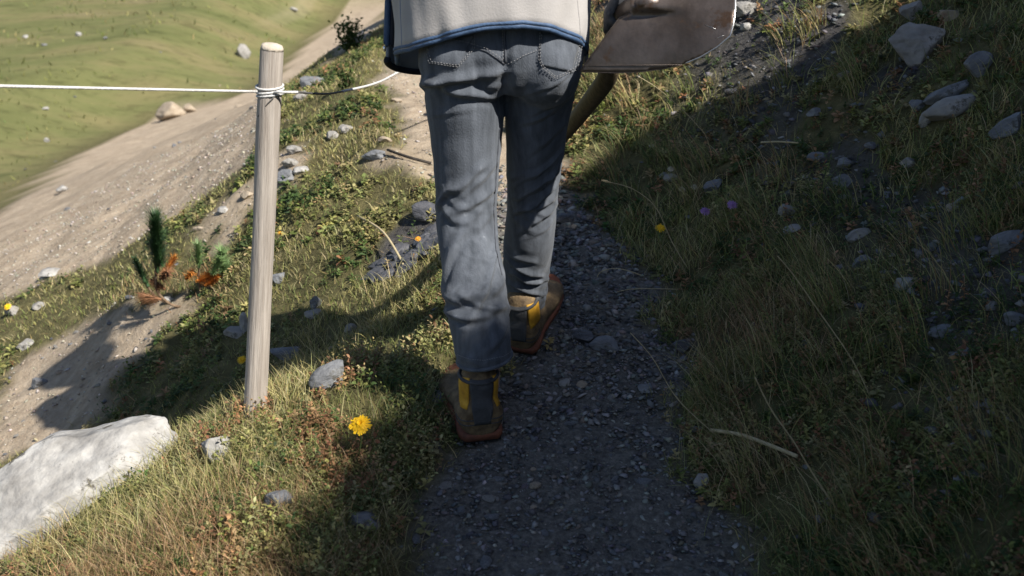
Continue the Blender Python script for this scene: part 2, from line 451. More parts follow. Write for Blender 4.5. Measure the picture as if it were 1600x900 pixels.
M['sole'] = mat('orange_rubber_sole', (.10, .04, .025), (.25, .085, .045), scale=24, rough=.7, bump=.2, bscale=100)
M['outsole'] = mat('black_outsole', (.02, .02, .02), rough=.8)
M['petal_y'] = mat('yellow_petals', (.80, .45, .01), (.86, .56, .02), scale=40, rough=.6, trans=.2)
M['petal_o'] = mat('orange_petals', (.75, .30, .02), (.8, .38, .03), scale=40, rough=.6, trans=.2)
M['petal_p'] = mat('lilac_petals', (.30, .16, .42), (.42, .25, .52), scale=40, rough=.6, trans=.2)
M['petal_w'] = mat('cream_clover', (.42, .38, .26), (.55, .5, .38), scale=60, rough=.7, trans=.2)
M['stem'] = mat('green_stem', (.09, .13, .04), (.15, .18, .07), scale=40, rough=.6, trans=.1)
M['straw'] = mat('dry_stalk', (.38, .31, .18), (.50, .42, .26), scale=50, rough=.7, trans=.1)
M['twig'] = mat('dry_twig', (.10, .065, .04), (.2, .14, .09), scale=50, rough=.85, bump=.3, bscale=120)
M['dark_twig'] = mat('dark_wet_twig', (.018, .015, .013), (.05, .042, .035), scale=60, rough=.8, bump=.3, bscale=120)
M['needle_dark'] = mat('dark_pine_needles', (.018, .045, .018), (.04, .085, .028), scale=30, rough=.5)
M['needle_light'] = mat('light_pine_needles', (.12, .20, .07), (.20, .29, .12), scale=30, rough=.5, trans=.15)
M['needle_orange'] = mat('dead_orange_needles', (.42, .15, .025), (.55, .23, .05), scale=30, rough=.7, trans=.15)
M['needle_brown'] = mat('dead_brown_needles', (.13, .06, .03), (.24, .12, .06), scale=30, rough=.8)
M['bush'] = mat('shrub_leaves', (.035, .06, .015), (.09, .13, .03), scale=12, rough=.6, trans=.25)
# ------------------------------------------------------------------ the walking man
GZ = lambda x, y: float(ground(x, y))
def row(y, xl, xr, Yd):
    c = at((xl+xr)/2, y, Yd); r = (xr-xl)/2/F*dep((xl+xr)/2, y, Yd)
    return c, r
def ring(c, rx, ry, n=28, tilt=0, bulge=0):
    out = []
    for k in range(n):
        q = 2*math.pi*k/n
        x = rx*math.cos(q); y = ry*math.sin(q)
        out.append(Vector((c.x+x, c.y+y, c.z+tilt*x+bulge*y)))
    return out
LEGL = [(96, 657, 790, 2.08), (120, 656, 790, 2.08), (150, 663, 789, 2.08), (200, 671, 787, 2.08), (250, 677, 782, 2.07), (300, 680, 777, 2.06), (340, 681, 775, 2.05),
        (380, 685, 780, 2.02), (420, 690, 788, 1.99), (450, 690, 792, 1.97), (490, 697, 796, 1.95), (530, 707, 798, 1.93), (562, 714, 800, 1.92)]
LEGR = [(96, 786, 909, 2.10), (120, 787, 904, 2.10), (150, 788, 897, 2.12), (200, 789, 887, 2.14), (250, 791, 878, 2.16), (300, 792, 873, 2.18), (340, 791, 869, 2.20),
        (380, 787, 865, 2.22), (420, 786, 860, 2.25), (450, 789, 855, 2.27), (478, 792, 850, 2.29)]
def leg_chain(L): return [row(*r) for r in L]
LL, LR = leg_chain(LEGL), leg_chain(LEGR)
# trousers: two tapering legs and a seat, fused into one cloth surface
tm = MB()
for ch, sgn, tl in ((LL, -1, .14), (LR, 1, .02)):
    rings = []
    for i, (c, r) in enumerate(ch):
        k = i/(len(ch)-1)
        rings.append(ring(c, r, r*(1.14-.10*k), tilt=tl*sstep(.75, 1, k)))
    tm.add(*loft(rings))
seat = []
for y, xl, xr, Yd, ry in ((10, 668, 905, 2.10, .112), (40, 660, 912, 2.10, .12), (75, 655, 914, 2.095, .128), (100, 656, 910, 2.095, .125), (122, 668, 900, 2.095, .112), (140, 690, 880, 2.10, .09)):
    c, r = row(y, xl, xr, Yd); seat.append(ring(c, r, ry, 36))
tm.add(*loft(seat))
for (px, py, Yd, r) in ((716, 100, 2.055, .092), (850, 98, 2.06, .090)):
    tm.add(*ellipsoid(at(px, py, Yd), (r*.92, r, r*1.05)))
tr_me = voxel(tm, 'trousers', .0042, 9, .5)
v, nrm = mesh_np(tr_me)
# folds: soft ridges across the cloth, wandering and fading round the leg
disp = np.zeros(len(v))
def axis_at(ch, z):
    zs = np.array([c.z for c, r in ch])[::-1]; xs = np.array([c.x for c, r in ch])[::-1]; ys = np.array([c.y for c, r in ch])[::-1]
    return np.interp(z, zs, xs), np.interp(z, zs, ys)
lx, ly = axis_at(LL, v[:, 2]); rx_, ry_ = axis_at(LR, v[:, 2])
dl2 = np.hypot(v[:, 0]-lx, v[:, 1]-ly); dr2 = np.hypot(v[:, 0]-rx_, v[:, 1]-ry_)
isL = dl2 < dr2
ang = np.where(isL, np.arctan2(v[:, 1]-ly, v[:, 0]-lx), np.arctan2(v[:, 1]-ry_, v[:, 0]-rx_))
def zrow(ch_rows, y):
    ys = [r[0] for r in ch_rows]; zz = [row(*r)[0].z for r in ch_rows]
    return float(np.interp(y, ys, zz))
def fold(left, y, amp, w, slope=0, a0=-90, aw=75, seed=0):
    """a ridge across one trouser leg at photo row y (converted to height)"""
    global disp
    z0 = zrow(LEGL if left else LEGR, y)
    da = (ang-R(a0)+math.pi) % (2*math.pi)-math.pi
    wob = (vnoise(da*2.2+seed*7.1, np.full_like(da, seed*3.3), 11)-.5)*.016
    q = (v[:, 2]-z0-slope*da*.06-wob)/w
    m = np.exp(-(da/R(aw))**2*1.4)*(isL == left)
    disp = disp + amp*1.15*m*(np.exp(-np.abs(q)**1.4*1.2)-.75*np.exp(-((q+1.15)/.62)**2)-.25*np.exp(-((q-1.7)/.9)**2))
rf = random.Random(5)
for args in ((True, 121, .009, .012, .25, -120, 75, 1), (True, 133, .006, .012, -.3, -75, 60, 2), (True, 112, .004, .009, .3, -100, 60, 21),
             (True, 268, .004, .014, .7, -60, 60, 3), (True, 283, .0075, .013, .9, -110, 65, 4), (True, 300, .006, .011, .5, -65, 55, 5), (True, 322, .004, .012, -.5, -120, 50, 6), (True, 340, .003, .012, .5, -70, 50, 26),
             (True, 395, .006, .016, 1.4, -130, 50, 7), (True, 425, .007, .017, 1.6, -60, 60, 8), (True, 446, .0095, .014, .2, -95, 80, 9), (True, 462, .007, .011, -.4, -60, 70, 10), (True, 478, .008, .011, .2, -115, 85, 27),
             (True, 520, .004, .015, .7, -60, 60, 11), (True, 545, .003, .010, 0, -90, 80, 12),
             (False, 148, .004, .011, .6, -70, 50, 13), (False, 165, .004, .012, .8, -80, 50, 14), (False, 200, .003, .014, .9, -60, 50, 28),
             (False, 252, .006, .009, .8, -70, 60, 15), (False, 266, .0065, .008, .9, -60, 55, 16), (False, 280, .0065, .009, .5, -75, 60, 17), (False, 296, .006, .009, .7, -65, 60, 18), (False, 312, .005, .010, .3, -80, 60, 19), (False, 330, .004, .010, .6, -60, 60, 20),
             (False, 388, .005, .010, -.4, -120, 50, 22), (False, 410, .007, .009, -.5, -100, 65, 23), (False, 425, .006, .008, -.3, -80, 75, 24), (False, 440, .007, .008, -.4, -95, 75, 25), (False, 456, .006, .008, .2, -80, 80, 29)):
    fold(*args)
for k in range(30):
    lf = rf.random() < .5
    y = rf.choice([rf.uniform(110, 180), rf.uniform(250, 350), rf.uniform(380, 520 if lf else 470)])
    fold(lf, y, rf.uniform(.001, .0024), rf.uniform(.006, .012), rf.uniform(-1, 1), rf.uniform(-170, 20), rf.uniform(25, 55), 40+k)
v2 = v + nrm*disp[:, None]
v2 = v2 + nrm*((fbm(v[:, 0]*14+v[:, 1]*9, v[:, 2]*16, 61, 3)-.5)*.0045)[:, None]
# groove of the seat seam
gx0 = at(789, 120, 2.0).x
zt, zb = at(789, 60, 2.0).z, at(789, 150, 2.0).z
g = np.exp(-((v[:, 0]-gx0)/.014)**2)*sstep(zb-.06, zb+.05, v[:, 2])*(nrm[:, 1] < 0)
v2 = v2 - nrm*(g*.016*(1-.5*sstep(zb, zt, v[:, 2])))[:, None]
set_co(tr_me, v2)

# body: torso, neck, head, arms, hands and legs as one continuous surface
CX, CY = at(766, 20, 2.11).x, 2.11
ZH = GZ(0, 2.08)
bmb = MB()
bmb.add(*capsule([(CX, CY, 1.07), (CX, CY, 1.2), (CX, CY+.005, 1.42), (CX, CY+.01, 1.56)], [.10, .105, .135, .11], 20))
bmb.add(*capsule([(CX-.15, CY, 1.55), (CX+.15, CY, 1.55)], [.06, .06]))
bmb.add(*capsule([(CX, CY+.015, 1.58), (CX, CY+.045, 1.74)], [.058, .054]))
HC = Vector((CX, CY+.075, 1.82))
bmb.add(*ellipsoid(HC, (.076, .096, .118), 24, 16))
bmb.add(*ellipsoid(HC+Vector((0, .035, -.062)), (.054, .062, .055)))          # jaw
bmb.add(*capsule([HC+Vector((0, .088, .012)), HC+Vector((0, .112, -.026))], [.010, .015]))      # nose
for s in (-1, 1):
    bmb.add(*ellipsoid(HC+Vector((s*.079, -.002, -.012)), (.010, .022, .032)))                   # ears
    bmb.add(*ellipsoid(HC+Vector((s*.030, .086, .014)), (.014, .010, .009)))                     # eyes
bmb.add(*ellipsoid(HC+Vector((0, .094, -.058)), (.024, .010, .008)))                            # mouth
ELB_L, WR_L = Vector((-.262, 2.06, 1.27)), Vector((-.19, 2.30, 1.13))
bmb.add(*capsule([(CX-.17, CY, 1.55), ELB_L, WR_L], [.05, .04, .026]))
WR_R = Vector((.232, 2.12, 1.222)); ELB_R = Vector((.252, 2.13, 1.39))
bmb.add(*capsule([(CX+.17, CY, 1.55), ELB_R, WR_R], [.05, .042, .027]))
def hand(mb, wrist, palm_dir, across, out, grip=None, scale=1, r0=.0088):
    """palm, four curled fingers of unequal length and a thumb; returns nothing"""
    pd, ac, ou = palm_dir.normalized(), across.normalized(), out.normalized()
    for k in range(4):
        o = (k-1.5)*.019
        kn = wrist+pd*(.085+.006*(1.5-abs(k-1)))+ac*o
        mb.add(*capsule([wrist+pd*.012+ac*o*.6, wrist+pd*.05+ac*o*.9, kn], [.013, .014, .0115]))
        Ls = [.040, .045, .042, .033][k]; p = kn; a = R(35); pts = [p]
        for j in range(3):
            p = p + (pd*math.cos(a)+ou*math.sin(a))*Ls*(1-.2*j); pts.append(p); a += R(42)
        mb.add(*capsule(pts, [r0*1.12, r0*1.05, r0*.98, r0*.8], 10))
    t0 = wrist+pd*.022-ac*.024
    mb.add(*capsule([t0, t0+pd*.03-ac*.022+ou*.012, t0+pd*.055-ac*.02+ou*.032], [.014, .011, .0085], 10))
hand(bmb, WR_L, Vector((.25, .75, -.6)), Vector((0, .6, .8)), Vector((1, 0, -.2)))
for ch in (LL, LR):
    bmb.add(*capsule([Vector((CX+(.04 if ch is LR else -.04), CY, 1.08)), ch[1][0]]+[c+Vector((0, .01, 0)) for c, r in ch[2:]]+[ch[-1][0]+Vector((0, .012, -.07))], [.07]+[r*.58 for c, r in ch[1:]]+[.034]))
# right hand holds the shovel shaft (gripped at GR along DS)
SH = [at(1003, 8, 2.00), at(985, 12, 2.03), at(966, 32, 2.08), at(958, 72, 2.14), at(950, 118, 2.20), at(924, 156, 2.30), at(890, 198, 2.42), at(846, 244, 2.62), at(800, 288, 2.86), at(775, 316, 3.06)]
GR = SH[2]+Vector((0, 0, -.004)); DS = (SH[3]-SH[1]).normalized()
n1 = Vector((1, 0, 0)); n1 = (n1-DS*n1.dot(DS)).normalized(); n2 = DS.cross(n1)       # n1 outward (right), n2
if n2.y > 0: n2 = -n2                                                                   # n2 towards the rear
glv = MB()
PALM = GR+n1*.012-n2*.004+Vector((0, 0, .036))
for k in range(4):
    o = DS*((k-1.5)*.0195)
    ra = .026
    def arc(a): return GR+o+(n1*math.cos(a)+Vector((0, 0, 1))*math.sin(a)*.95-n2*.0)*ra
    glv.add(*capsule([WR_R+Vector((0, .0, -.015))+o*.5, PALM+o], [.016, .0135], 10))
    rev = [1, 1.05, 1, .85][k]
    pts = [PALM+o+n1*.010, arc(R(38)), arc(R(-20*rev)), arc(R(-85*rev)), arc(R(-150*rev))]
    glv.add(*capsule(pts, [.0125, .0115, .0108, .010, .0085], 10))
t0 = PALM-DS*.03
glv.add(*capsule([WR_R+Vector((-.012, 0, -.022)), t0-n1*.018, GR-DS*.030-n1*.028, GR-DS*.012-n1*.026-Vector((0, 0, .018))], [.016, .0135, .0115, .009], 10))
glv.add(*capsule([WR_R+Vector((0, -.012, .02)), WR_R+Vector((0, 0, -.018))], [.036, .031]))
STRAP = [PALM+Vector((.036*math.cos(q), .030*math.sin(q), -.010)) for q in [2*math.pi*k/20 for k in range(21)]]
bmb.add(*capsule([WR_R, PALM, GR+n1*.02], [.024, .012, .006]))
body_me = voxel(bmb, 'person', .006, 5)
man = link_mesh('person', body_me, M['skin'])
tag(man, 'person seen from behind walking up the path in grey jeans and pale jacket', 'person')
tro = link_mesh('trousers', tr_me, M['denim'], man)
glove = link_mesh('glove', voxel(glv, 'glove', .0034, 4), M['glove'], man)
MB().add(*tube(STRAP, .0055, 8)).build('strap', M['jacket'], glove)
hr = MB().add(*ellipsoid(HC+Vector((0, -.014, .018)), (.081, .092, .112), 24, 14)).build('hair', M['hair'], man)
cap_ = MB().add(*ellipsoid(HC+Vector((0, -.004, .045)), (.088, .108, .098), 24, 14)).build('cap', M['shaded_jacket_cap'], man)
vis = MB()
vp = []
for lay in (0, .006):
    for k in range(9):
        q = R(20+140*k/8); e = HC+Vector((0, 0, .052+lay))
        vp += [e+Vector((.082*math.cos(q), .098*math.sin(q), 0)), e+Vector((.084*math.cos(q), .098*math.sin(q)+.075*math.sin(q)**.7, -.012))]
fs = []
for k in range(8):
    a = 2*k; b = 18+2*k
    fs += [(a, a+2, a+3, a+1), (b, b+1, b+3, b+2), (a+1, a+3, b+3, b+1)]
vis.add(vp, fs).build('visor', M['trim'], cap_)

# projecting seams and pockets onto the trousers (points found on the cloth, then laid 2 mm proud)
tb = bvh_of(tr_me)
def on(bvh, px, py, off=.002):
    d = Vector(ray(px, py)).normalized(); h = bvh.ray_cast(Vector(CAMP), d)
    return (h[0]+h[1]*off, h[1]) if h[0] is not None else (None, None)
def surf_line(bvh, pts, r, name, m, parent, off=.0008, step=4):
    P = []
    for (a, b), (c, d) in zip(pts[:-1], pts[1:]):
        n = max(2, int(math.hypot(c-a, d-b)/step))
        for i in range(n): P.append((a+(c-a)*i/n, b+(d-b)*i/n))
    P.append(pts[-1])
    Q = [q for q in (on(bvh, a, b, off)[0] for a, b in P) if q is not None]
    if len(Q) < 3: return None
    return MB().add(*tube(Q, r, 6)).build(name, m, parent)
def stitches(bvh, pts, name, parent, r=.0007, dash=4.4):
    mb = MB()
    for (a, b), (c, d) in zip(pts[:-1], pts[1:]):
        n = max(1, int(math.hypot(c-a, d-b)/dash))
        for i in range(n):
            t0, t1 = i/n, (i+.62)/n
            p = on(bvh, a+(c-a)*t0, b+(d-b)*t0, .0040)[0]; q = on(bvh, a+(c-a)*t1, b+(d-b)*t1, .0040)[0]
            if p is not None and q is not None and (p-q).length < .03: mb.add(*tube([p, q], r, 4))
    if mb.v: return mb.build(name, M['stitch'], parent)
def patch(bvh, quad, nu, nv, off, thick, name, m, parent):
    """a sheet of cloth laid on a surface inside a photo-space quad, with its own thickness"""
    A, B, C, D = [np.array(q, float) for q in quad]
    top = []; 
    for j in range(nv+1):
        for i in range(nu+1):
            u, w = i/nu, j/nv
            p = (A*(1-u)+B*u)*(1-w)+(D*(1-u)+C*u)*w
            q = on(bvh, p[0], p[1], off)
            if q[0] is None: return None
            top.append(q)
    n = len(top); vv = [p for p, q in top]+[p-q*(off+thick) for p, q in top]; ff = []
    W = nu+1
    for j in range(nv):
        for i in range(nu):
            a = j*W+i; ff.append((a, a+W, a+W+1, a+1)); ff.append((n+a, n+a+1, n+a+W+1, n+a+W))
    bd = [i for i in range(W)]+[j*W+nu for j in range(1, nv+1)]+[nv*W+i for i in range(nu-1, -1, -1)]+[j*W for j in range(nv-1, 0, -1)]
    for a, b in zip(bd, bd[1:]+bd[:1]): ff.append((a, b, n+b, n+a))
    return MB().add(vv, ff).build(name, m, parent)
PKL = [(664, 66), (672, 98), (716, 104), (742, 76), (742, 52)]
PKR = [(843, 50), (842, 92), (848, 106), (868, 122), (900, 108), (908, 66)]
patch(tb, [(664, 62), (742, 55), (716, 103), (671, 99)], 18, 14, .0028, .003, 'back_pocket', M['denim'], tro)
patch(tb, [(842, 52), (906, 60), (893, 112), (844, 102)], 18, 14, .0028, .003, 'back_pocket', M['denim'], tro)
for q in (PKL, PKR):
    stitches(tb, q, 'pocket_stitching', tro)
    cx = sum(a for a, b in q)/len(q); cy = sum(b for a, b in q)/len(q)
    stitches(tb, [(a+(cx-a)*.10, b+(cy-b)*.10) for a, b in q], 'pocket_stitching', tro)
surf_line(tb, [(788, 42), (789, 70), (790, 98)], .0022, 'seat_seam', M['seam'], tro)
stitches(tb, [(784, 42), (785, 94)], 'seat_stitching', tro)
surf_line(tb, [(735, 72), (760, 80), (778, 92), (788, 100)], .0018, 'yoke_seam', M['seam'], tro)
stitches(tb, [(700, 62), (735, 68), (760, 76), (778, 88), (786, 95)], 'yoke_stitching', tro)
stitches(tb, [(794, 100), (815, 88), (840, 78)], 'yoke_stitching', tro)
stitches(tb, [(717, 554), (735, 561), (760, 562), (785, 557), (797, 549)], 'hem_stitching', tro, dash=3.2)
surf_line(tb, [(780, 200), (776, 260), (771, 330), (775, 390), (784, 430)], .0014, 'inner_leg_seam', M['seam'], tro)

for ch, tl in ((LL, .14), (LR, .02)):                              # turned hems
    c, r = ch[-1]; rg_ = ring(c+Vector((0, 0, .006)), r*.985, r*1.02, 36, tilt=tl)
    MB().add(*tube(rg_+[rg_[0]], .0042, 8, False)).build('hem', M['denim'], tro)
    rg_ = ring(c+Vector((0, 0, .022)), r*.985, r*1.02, 36, tilt=tl)
# shoes -----------------------------------------------------------------------
def shoe(heel, yaw, pitch, L=.275, wmul=1.0, ankle=None):
    """heel: point on the ground under the heel; yaw: heading away from +Y, clockwise seen from above"""
    e = empty('shoe', heel); e.parent = man
    fx = Matrix.Rotation(-yaw, 4, 'Z') @ Matrix.Rotation(pitch, 4, 'X')
    e.matrix_world = Matrix.Translation(heel) @ fx
    bpy.context.view_layer.update()
    prof = [(0.0, .028, .10), (.03, .036, .108), (.09, .040, .112), (.16, .040, .098), (.30, .038, .088), (.45, .043, .078), (.62, .050, .066), (.78, .050, .054), (.90, .041, .044), (.97, .026, .034), (1.0, .012, .026)]
    rings = []
    for s, w, h in prof:
        rg = []
        for k in range(20):
            q = 2*math.pi*k/20; cx, sz = math.cos(q), math.sin(q)
            x = w*wmul*1.06*abs(cx)**.75*(1 if cx > 0 else -1)
            z = .016+(h-.016)*(.5+.5*abs(sz)**.8*(1 if sz > 0 else -1))
            if sz > 0: x *= 1-.30*sz
            rg.append(Vector((x, s*L, z)))
        rings.append(rg)
    mb = MB().add(*loft(rings))
    mb.add(*capsule([(0, .052, .06), (0, .046, .138)], [.040, .043], 18))
    up = voxel(mb, 'upper', .0042, 6)
    bv = bvh_of(up)
    uo = bpy.data.objects.new('upper', up); up.materials.append(M['shoe']); COL.objects.link(uo); uo.parent = e
    up.polygons.foreach_set('use_smooth', [True]*len(up.polygons))
    def child(name, mb, m, par=e):
        me = mb.mesh(name); me.materials.append(m); me.polygons.foreach_set('use_smooth', [True]*len(me.polygons))
        o = bpy.data.objects.new(name, me); COL.objects.link(o); o.parent = par; return o
    def slab(z0, z1, grow, treads=False):
        pts = [(-w*wmul-grow, s*L) for s, w, h in prof]+[(w*wmul+grow, s*L) for s, w, h in prof[::-1]]
        pts = [(x, y-(grow if y < .01 else 0)+(grow if y > L*.98 else 0)) for x, y in pts]
        def zz(y): return .02*max(0, (y/L-.72)/.28)**2
        ring0 = [Vector((x, y, z0+zz(y))) for x, y in pts]; ringm = [Vector((x*1.04, y*1.005-.001, (z0+z1)/2+zz(y))) for x, y in pts]; ring1 = [Vector((x, y, z1+zz(y))) for x, y in pts]
        return MB().add(*loft([ring0, ringm, ring1]))
    child('sole', slab(.006, .024, -.0005), M['sole'])
    ts = MB()
    for i in range(11):
        y0 = L*(.02+.09*i); 
        for s in (-1, 1):
            c = Vector((s*.019*wmul, y0+.008, .004))
            ts.add([c+Vector((a*.016*wmul, b*.007, q*.005)) for a in (-1, 1) for b in (-1, 1) for q in (-1, 1)], [(0, 1, 3, 2), (4, 6, 7, 5), (0, 4, 5, 1), (2, 3, 7, 6), (0, 2, 6, 4), (1, 5, 7, 3)])
    child('tread', ts, M['outsole'])
    def wrap(poly, name, m, nu=10, nv=10, off=.0025):
        (a0, h0), (a1, h1), (a2, h2), (a3, h3) = poly      # angle in degrees (270 = rear), height
        top = []
        for j in range(nv+1):
            for i in range(nu+1):
                u, w = i/nu, j/nv
                a = (a0*(1-u)+a1*u)*(1-w)+(a3*(1-u)+a2*u)*w; h = (h0*(1-u)+h1*u)*(1-w)+(h3*(1-u)+h2*u)*w
                d = Vector((math.cos(R(a)), math.sin(R(a)), 0)); o = Vector((0, .055, h))
                hh = bv.ray_cast(o+d*.4, -d)
                if hh[0] is None: return
                top.append((hh[0]+hh[1]*off, hh[1]))
        n = len(top); vv = [p for p, q in top]+[p-q*(off+.001) for p, q in top]; ff = []; W = nu+1
        for j in range(nv):
            for i in range(nu):
                b = j*W+i; ff.append((b, b+1, b+W+1, b+W)); ff.append((n+b, n+b+W, n+b+W+1, n+b+1))
        bd = list(range(W))+[j*W+nu for j in range(1, nv+1)]+[nv*W+i for i in range(nu-1, -1, -1)]+[j*W for j in range(nv-1, 0, -1)]
        for b, c in zip(bd, bd[1:]+bd[:1]): ff.append((b, n+b, n+c, c))
        return child(name, MB().add(vv, ff), m)
    wrap([(252, .050), (288, .050), (303, .158), (237, .158)], 'heel_panel', M['shoe_grey'], 12, 14, .003)
    wrap([(236, .088), (144, .078), (136, .142), (236, .160)], 'collar_panel', M['shoe_yellow'], 18, 8)
    wrap([(304, .088), (396, .078), (404, .142), (304, .160)], 'collar_panel', M['shoe_yellow'], 18, 8)
    P = [Vector((.0425*math.cos(q), .048+.043*math.sin(q), .152)) for q in [2*math.pi*k/24 for k in range(25)]]
    child('collar_rim', MB().add(*tube(P, .0042, 8)), M['shoe_grey'])
    for h, w in ((.050, 1.0), (.062, .9)):
        Q = []
        for k in range(25):
            aa = R(200+140*k/24); dd = Vector((math.cos(aa), math.sin(aa), 0)); o_ = Vector((0, .055, h)); hh = bv.ray_cast(o_+dd*.4, -dd)
            if hh[0] is not None: Q.append(hh[0]+hh[1]*.0006)
        child('upper_seam', MB().add(*tube(Q, .0013, 5)), M['shoe_grey'])
    return e
hl = Vector((-.066, 1.862, 0)); hl.z = GZ(hl.x, hl.y+.05)+.004
shoe(hl, R(-13), R(4), wmul=1.26, L=.285)
hr_ = Vector((.024, 2.235, 0)); hr_.z = GZ(hr_.x, hr_.y)+.006
shoe(hr_, R(19), R(20), wmul=1.08)

# jacket ----------------------------------------------------------------------
def plan(q, a, b):             # q in degrees, 270 = back
    c, s = math.cos(R(q)), math.sin(R(q))
    return Vector((CX+a*abs(c)**.8*(1 if c > 0 else -1), CY+b*abs(s)**.9*(1 if s > 0 else -1), 0))
HEM = [(178, 98), (184, 86), (200, 80), (222, 76), (245, 62), (270, 42), (284, 39), (300, 44), (322, 58), (340, 68), (356, 78), (365, 84)]
def hem_z(q):
    y = np.interp(q, [h[0] for h in HEM], [h[1] for h in HEM])
    p = plan(q, .212, .155); return at(800, y, p.y).z
def jacket_shell(q0, q1, n, inset, hem_fn, z_top=1.60, flare=0, name='jacket'):
    v = []; f = []; m = 26
    prof = [(0, .203, .158), (.12, .201, .154), (.4, .200, .150), (.7, .214, .148), (.9, .19, .125), (1.0, .15, .10)]
    for j in range(m+1):
        t = j/m
        a = np.interp(t, [p[0] for p in prof], [p[1] for p in prof])-inset; b = np.interp(t, [p[0] for p in prof], [p[2] for p in prof])-inset
        for i in range(n+1):
            q = q0+(q1-q0)*i/n; p = plan(q, a, b); zb_ = hem_fn(q); p.z = zb_+(z_top-zb_)*t
            wr = (vnoise(q*.06, p.z*9, 21)-.5)*.010+(vnoise(q*.11+p.z*9, p.z*14-q*.05, 22)-.5)*.008
            d = Vector((p.x-CX, p.y-CY, 0)).normalized(); p += d*wr*(1-inset*0)
            if flare: p += flare(q, t)
            v.append(p)
    W = n+1
    for j in range(m):
        for i in range(n):
            k = j*W+i; f.append((k, k+1, k+W+1, k+W))
    return v, f
jv, jf = jacket_shell(178, 365, 90, 0, hem_z)
jk = MB().add(jv, jf).build('jacket', M['jacket'], man)
md = jk.modifiers.new('thickness', 'SOLIDIFY'); md.thickness = .0045; md.offset = 1
lv, lf_ = jacket_shell(178, 365, 60, .006, lambda q: hem_z(q)+.004)
MB().add(lv, lf_).build('lining', M['lining'], jk)
hemp = [jv[i] for i in range(91)]
MB().add(*tube([p+Vector((0, 0, -.001)) for p in hemp], .0056, 8)).build('hem_binding', M['trim'], jk)
MB().add(*tube([p+(p-Vector((CX, CY, p.z))).normalized()*.0022+Vector((0, 0, .0062)) for p in hemp], .0042, 8)).build('hem_binding', M['trim'], jk)
for q in (212, 330):                                                      # back panel seams
    i = int(round((q-178)/187*90)); MB().add(*tube([jv[j*91+i]+(jv[j*91+i]-Vector((CX, CY, jv[j*91+i].z))).normalized()*.0045 for j in range(20)], .0016, 6)).build('panel_seam', M['shaded_jacket_cap'] if q < 250 else M['jacket'], jk)
# left front panel swinging open ahead of the side vent, with its blue zip edge
def front_panel(side):
    pts0 = []
    n, m = 16, 18; v = []; f = []
    for j in range(m+1):
        t = j/m
        for i in range(n+1):
            u = i/n
            if side < 0:
                zb_ = at(632, 88+18*math.sin(u*math.pi*.62), 2.17+.2*u).z; z = zb_+(1.6-zb_)*t; k = 1-min(1, t*2.0)
                x = CX-.207-.030*k*math.sin(math.pi*(1-u)*.9)**1.0*(1-.25*u)+.10*u**1.6-.012*k; yy = CY+.035+.17*u
            else:
                zb_ = at(900, 96, 2.2).z; z = zb_+(1.6-zb_)*t
                x = CX+.209-.09*u**1.8; yy = CY+.02+.15*u
            if t > .75: x = CX+(x-CX)*(1-(t-.75)*1.1); yy = CY+(yy-CY)*(1-(t-.75)*1.2)
            x += (vnoise(u*4, z*12, 33)-.5)*.012
            v.append(Vector((x, yy, z)))
    W = n+1
    for j in range(m):
        for i in range(n):
            k = j*W+i; f.append((k, k+1, k+W+1, k+W))
    o = MB().add(v, f).build('front_panel', M['shaded_jacket_cap'] if side < 0 else M['jacket'], jk)
    sd = o.modifiers.new('thickness', 'SOLIDIFY'); sd.thickness = .006; sd.offset = 0
    return v, W, m
fv, W_, m_ = front_panel(-1); front_panel(1)
edge = [fv[j*W_] for j in range(m_+1)]
edge[0] = edge[0]+Vector((0, 0, .03))
MB().add(*tube([p+Vector((-.003, -.006, 0)) for p in edge[:14]], .0075, 8)).build('zip_binding', M['trim'], jk)
MB().add(*tube([p+Vector((.010, -.010, 0)) for p in edge[:14]], .006, 8)).build('vent_gap_shade', M['lining'], jk)  # dark strip stands in for the shaded gap of the side vent
MB().add(*tube([fv[i]+Vector((0, -.002, -.002)) for i in range(W_)], .0075, 8)).build('front_hem', M['lining'], jk)
zp = edge[0]+Vector((-.004, -.014, -.008))
MB().add(*ellipsoid(zp, (.0035, .0035, .0065), 10, 8)).build('zip_pull', M['metal'], jk)
vent = [jv[j*91+90]+Vector((.004, .002, 0)) for j in range(14)]
MB().add(*tube(vent, .006, 8)).build('vent_edge', M['lining'], jk)
vent = [jv[j*91+2]+Vector((-.002, -.001, 0)) for j in range(14)]
MB().add(*tube(vent, .004, 8)).build('vent_edge', M['jacket'], jk)
def sleeve(pts, rr, m, cuff):
    P = []; Rr = []
    for (a, ra), (b, rb) in zip(zip(pts[:-1], rr[:-1]), zip(pts[1:], rr[1:])):
        for i in range(18): P.append(Vector(a).lerp(Vector(b), i/18)); Rr.append(ra+(rb-ra)*i/18)
    P.append(Vector(pts[-1])); Rr.append(rr[-1])
    vv, ff = tube(P, Rr, 22)
    out = []
    for i, p in enumerate(vv):
        c = P[min(i//22, len(P)-1)]; d = (p-c).normalized(); s = i//22
        wv = (vnoise(s*.42+math.cos(i % 22*.2856)*1.3, math.sin(i % 22*.2856)*1.5, 91)-.5)*.020
        out.append(p+d*wv)
    o = MB().add(out, ff).build('sleeve', m, jk)
    c0, c1 = Vector(pts[-1]), Vector(pts[-1])+(Vector(pts[-1])-Vector(pts[-2])).normalized()*.022
    MB().add(*tube([c0-(c1-c0)*.4, c0, c1], [rr[-1]*1.04, rr[-1]*1.05, rr[-1]*.98], 18)).build('cuff', cuff, o)
sleeve([(CX-.165, CY, 1.56), ELB_L, WR_L], [.072, .056, .044], M['shaded_jacket_cap'], M['trim'])  # left sleeve gets its shade from the material colour
sleeve([(CX+.165, CY, 1.56), ELB_R, PALM+Vector((.012, 0, .016))], [.072, .058, .043], M['jacket'], M['jacket'])
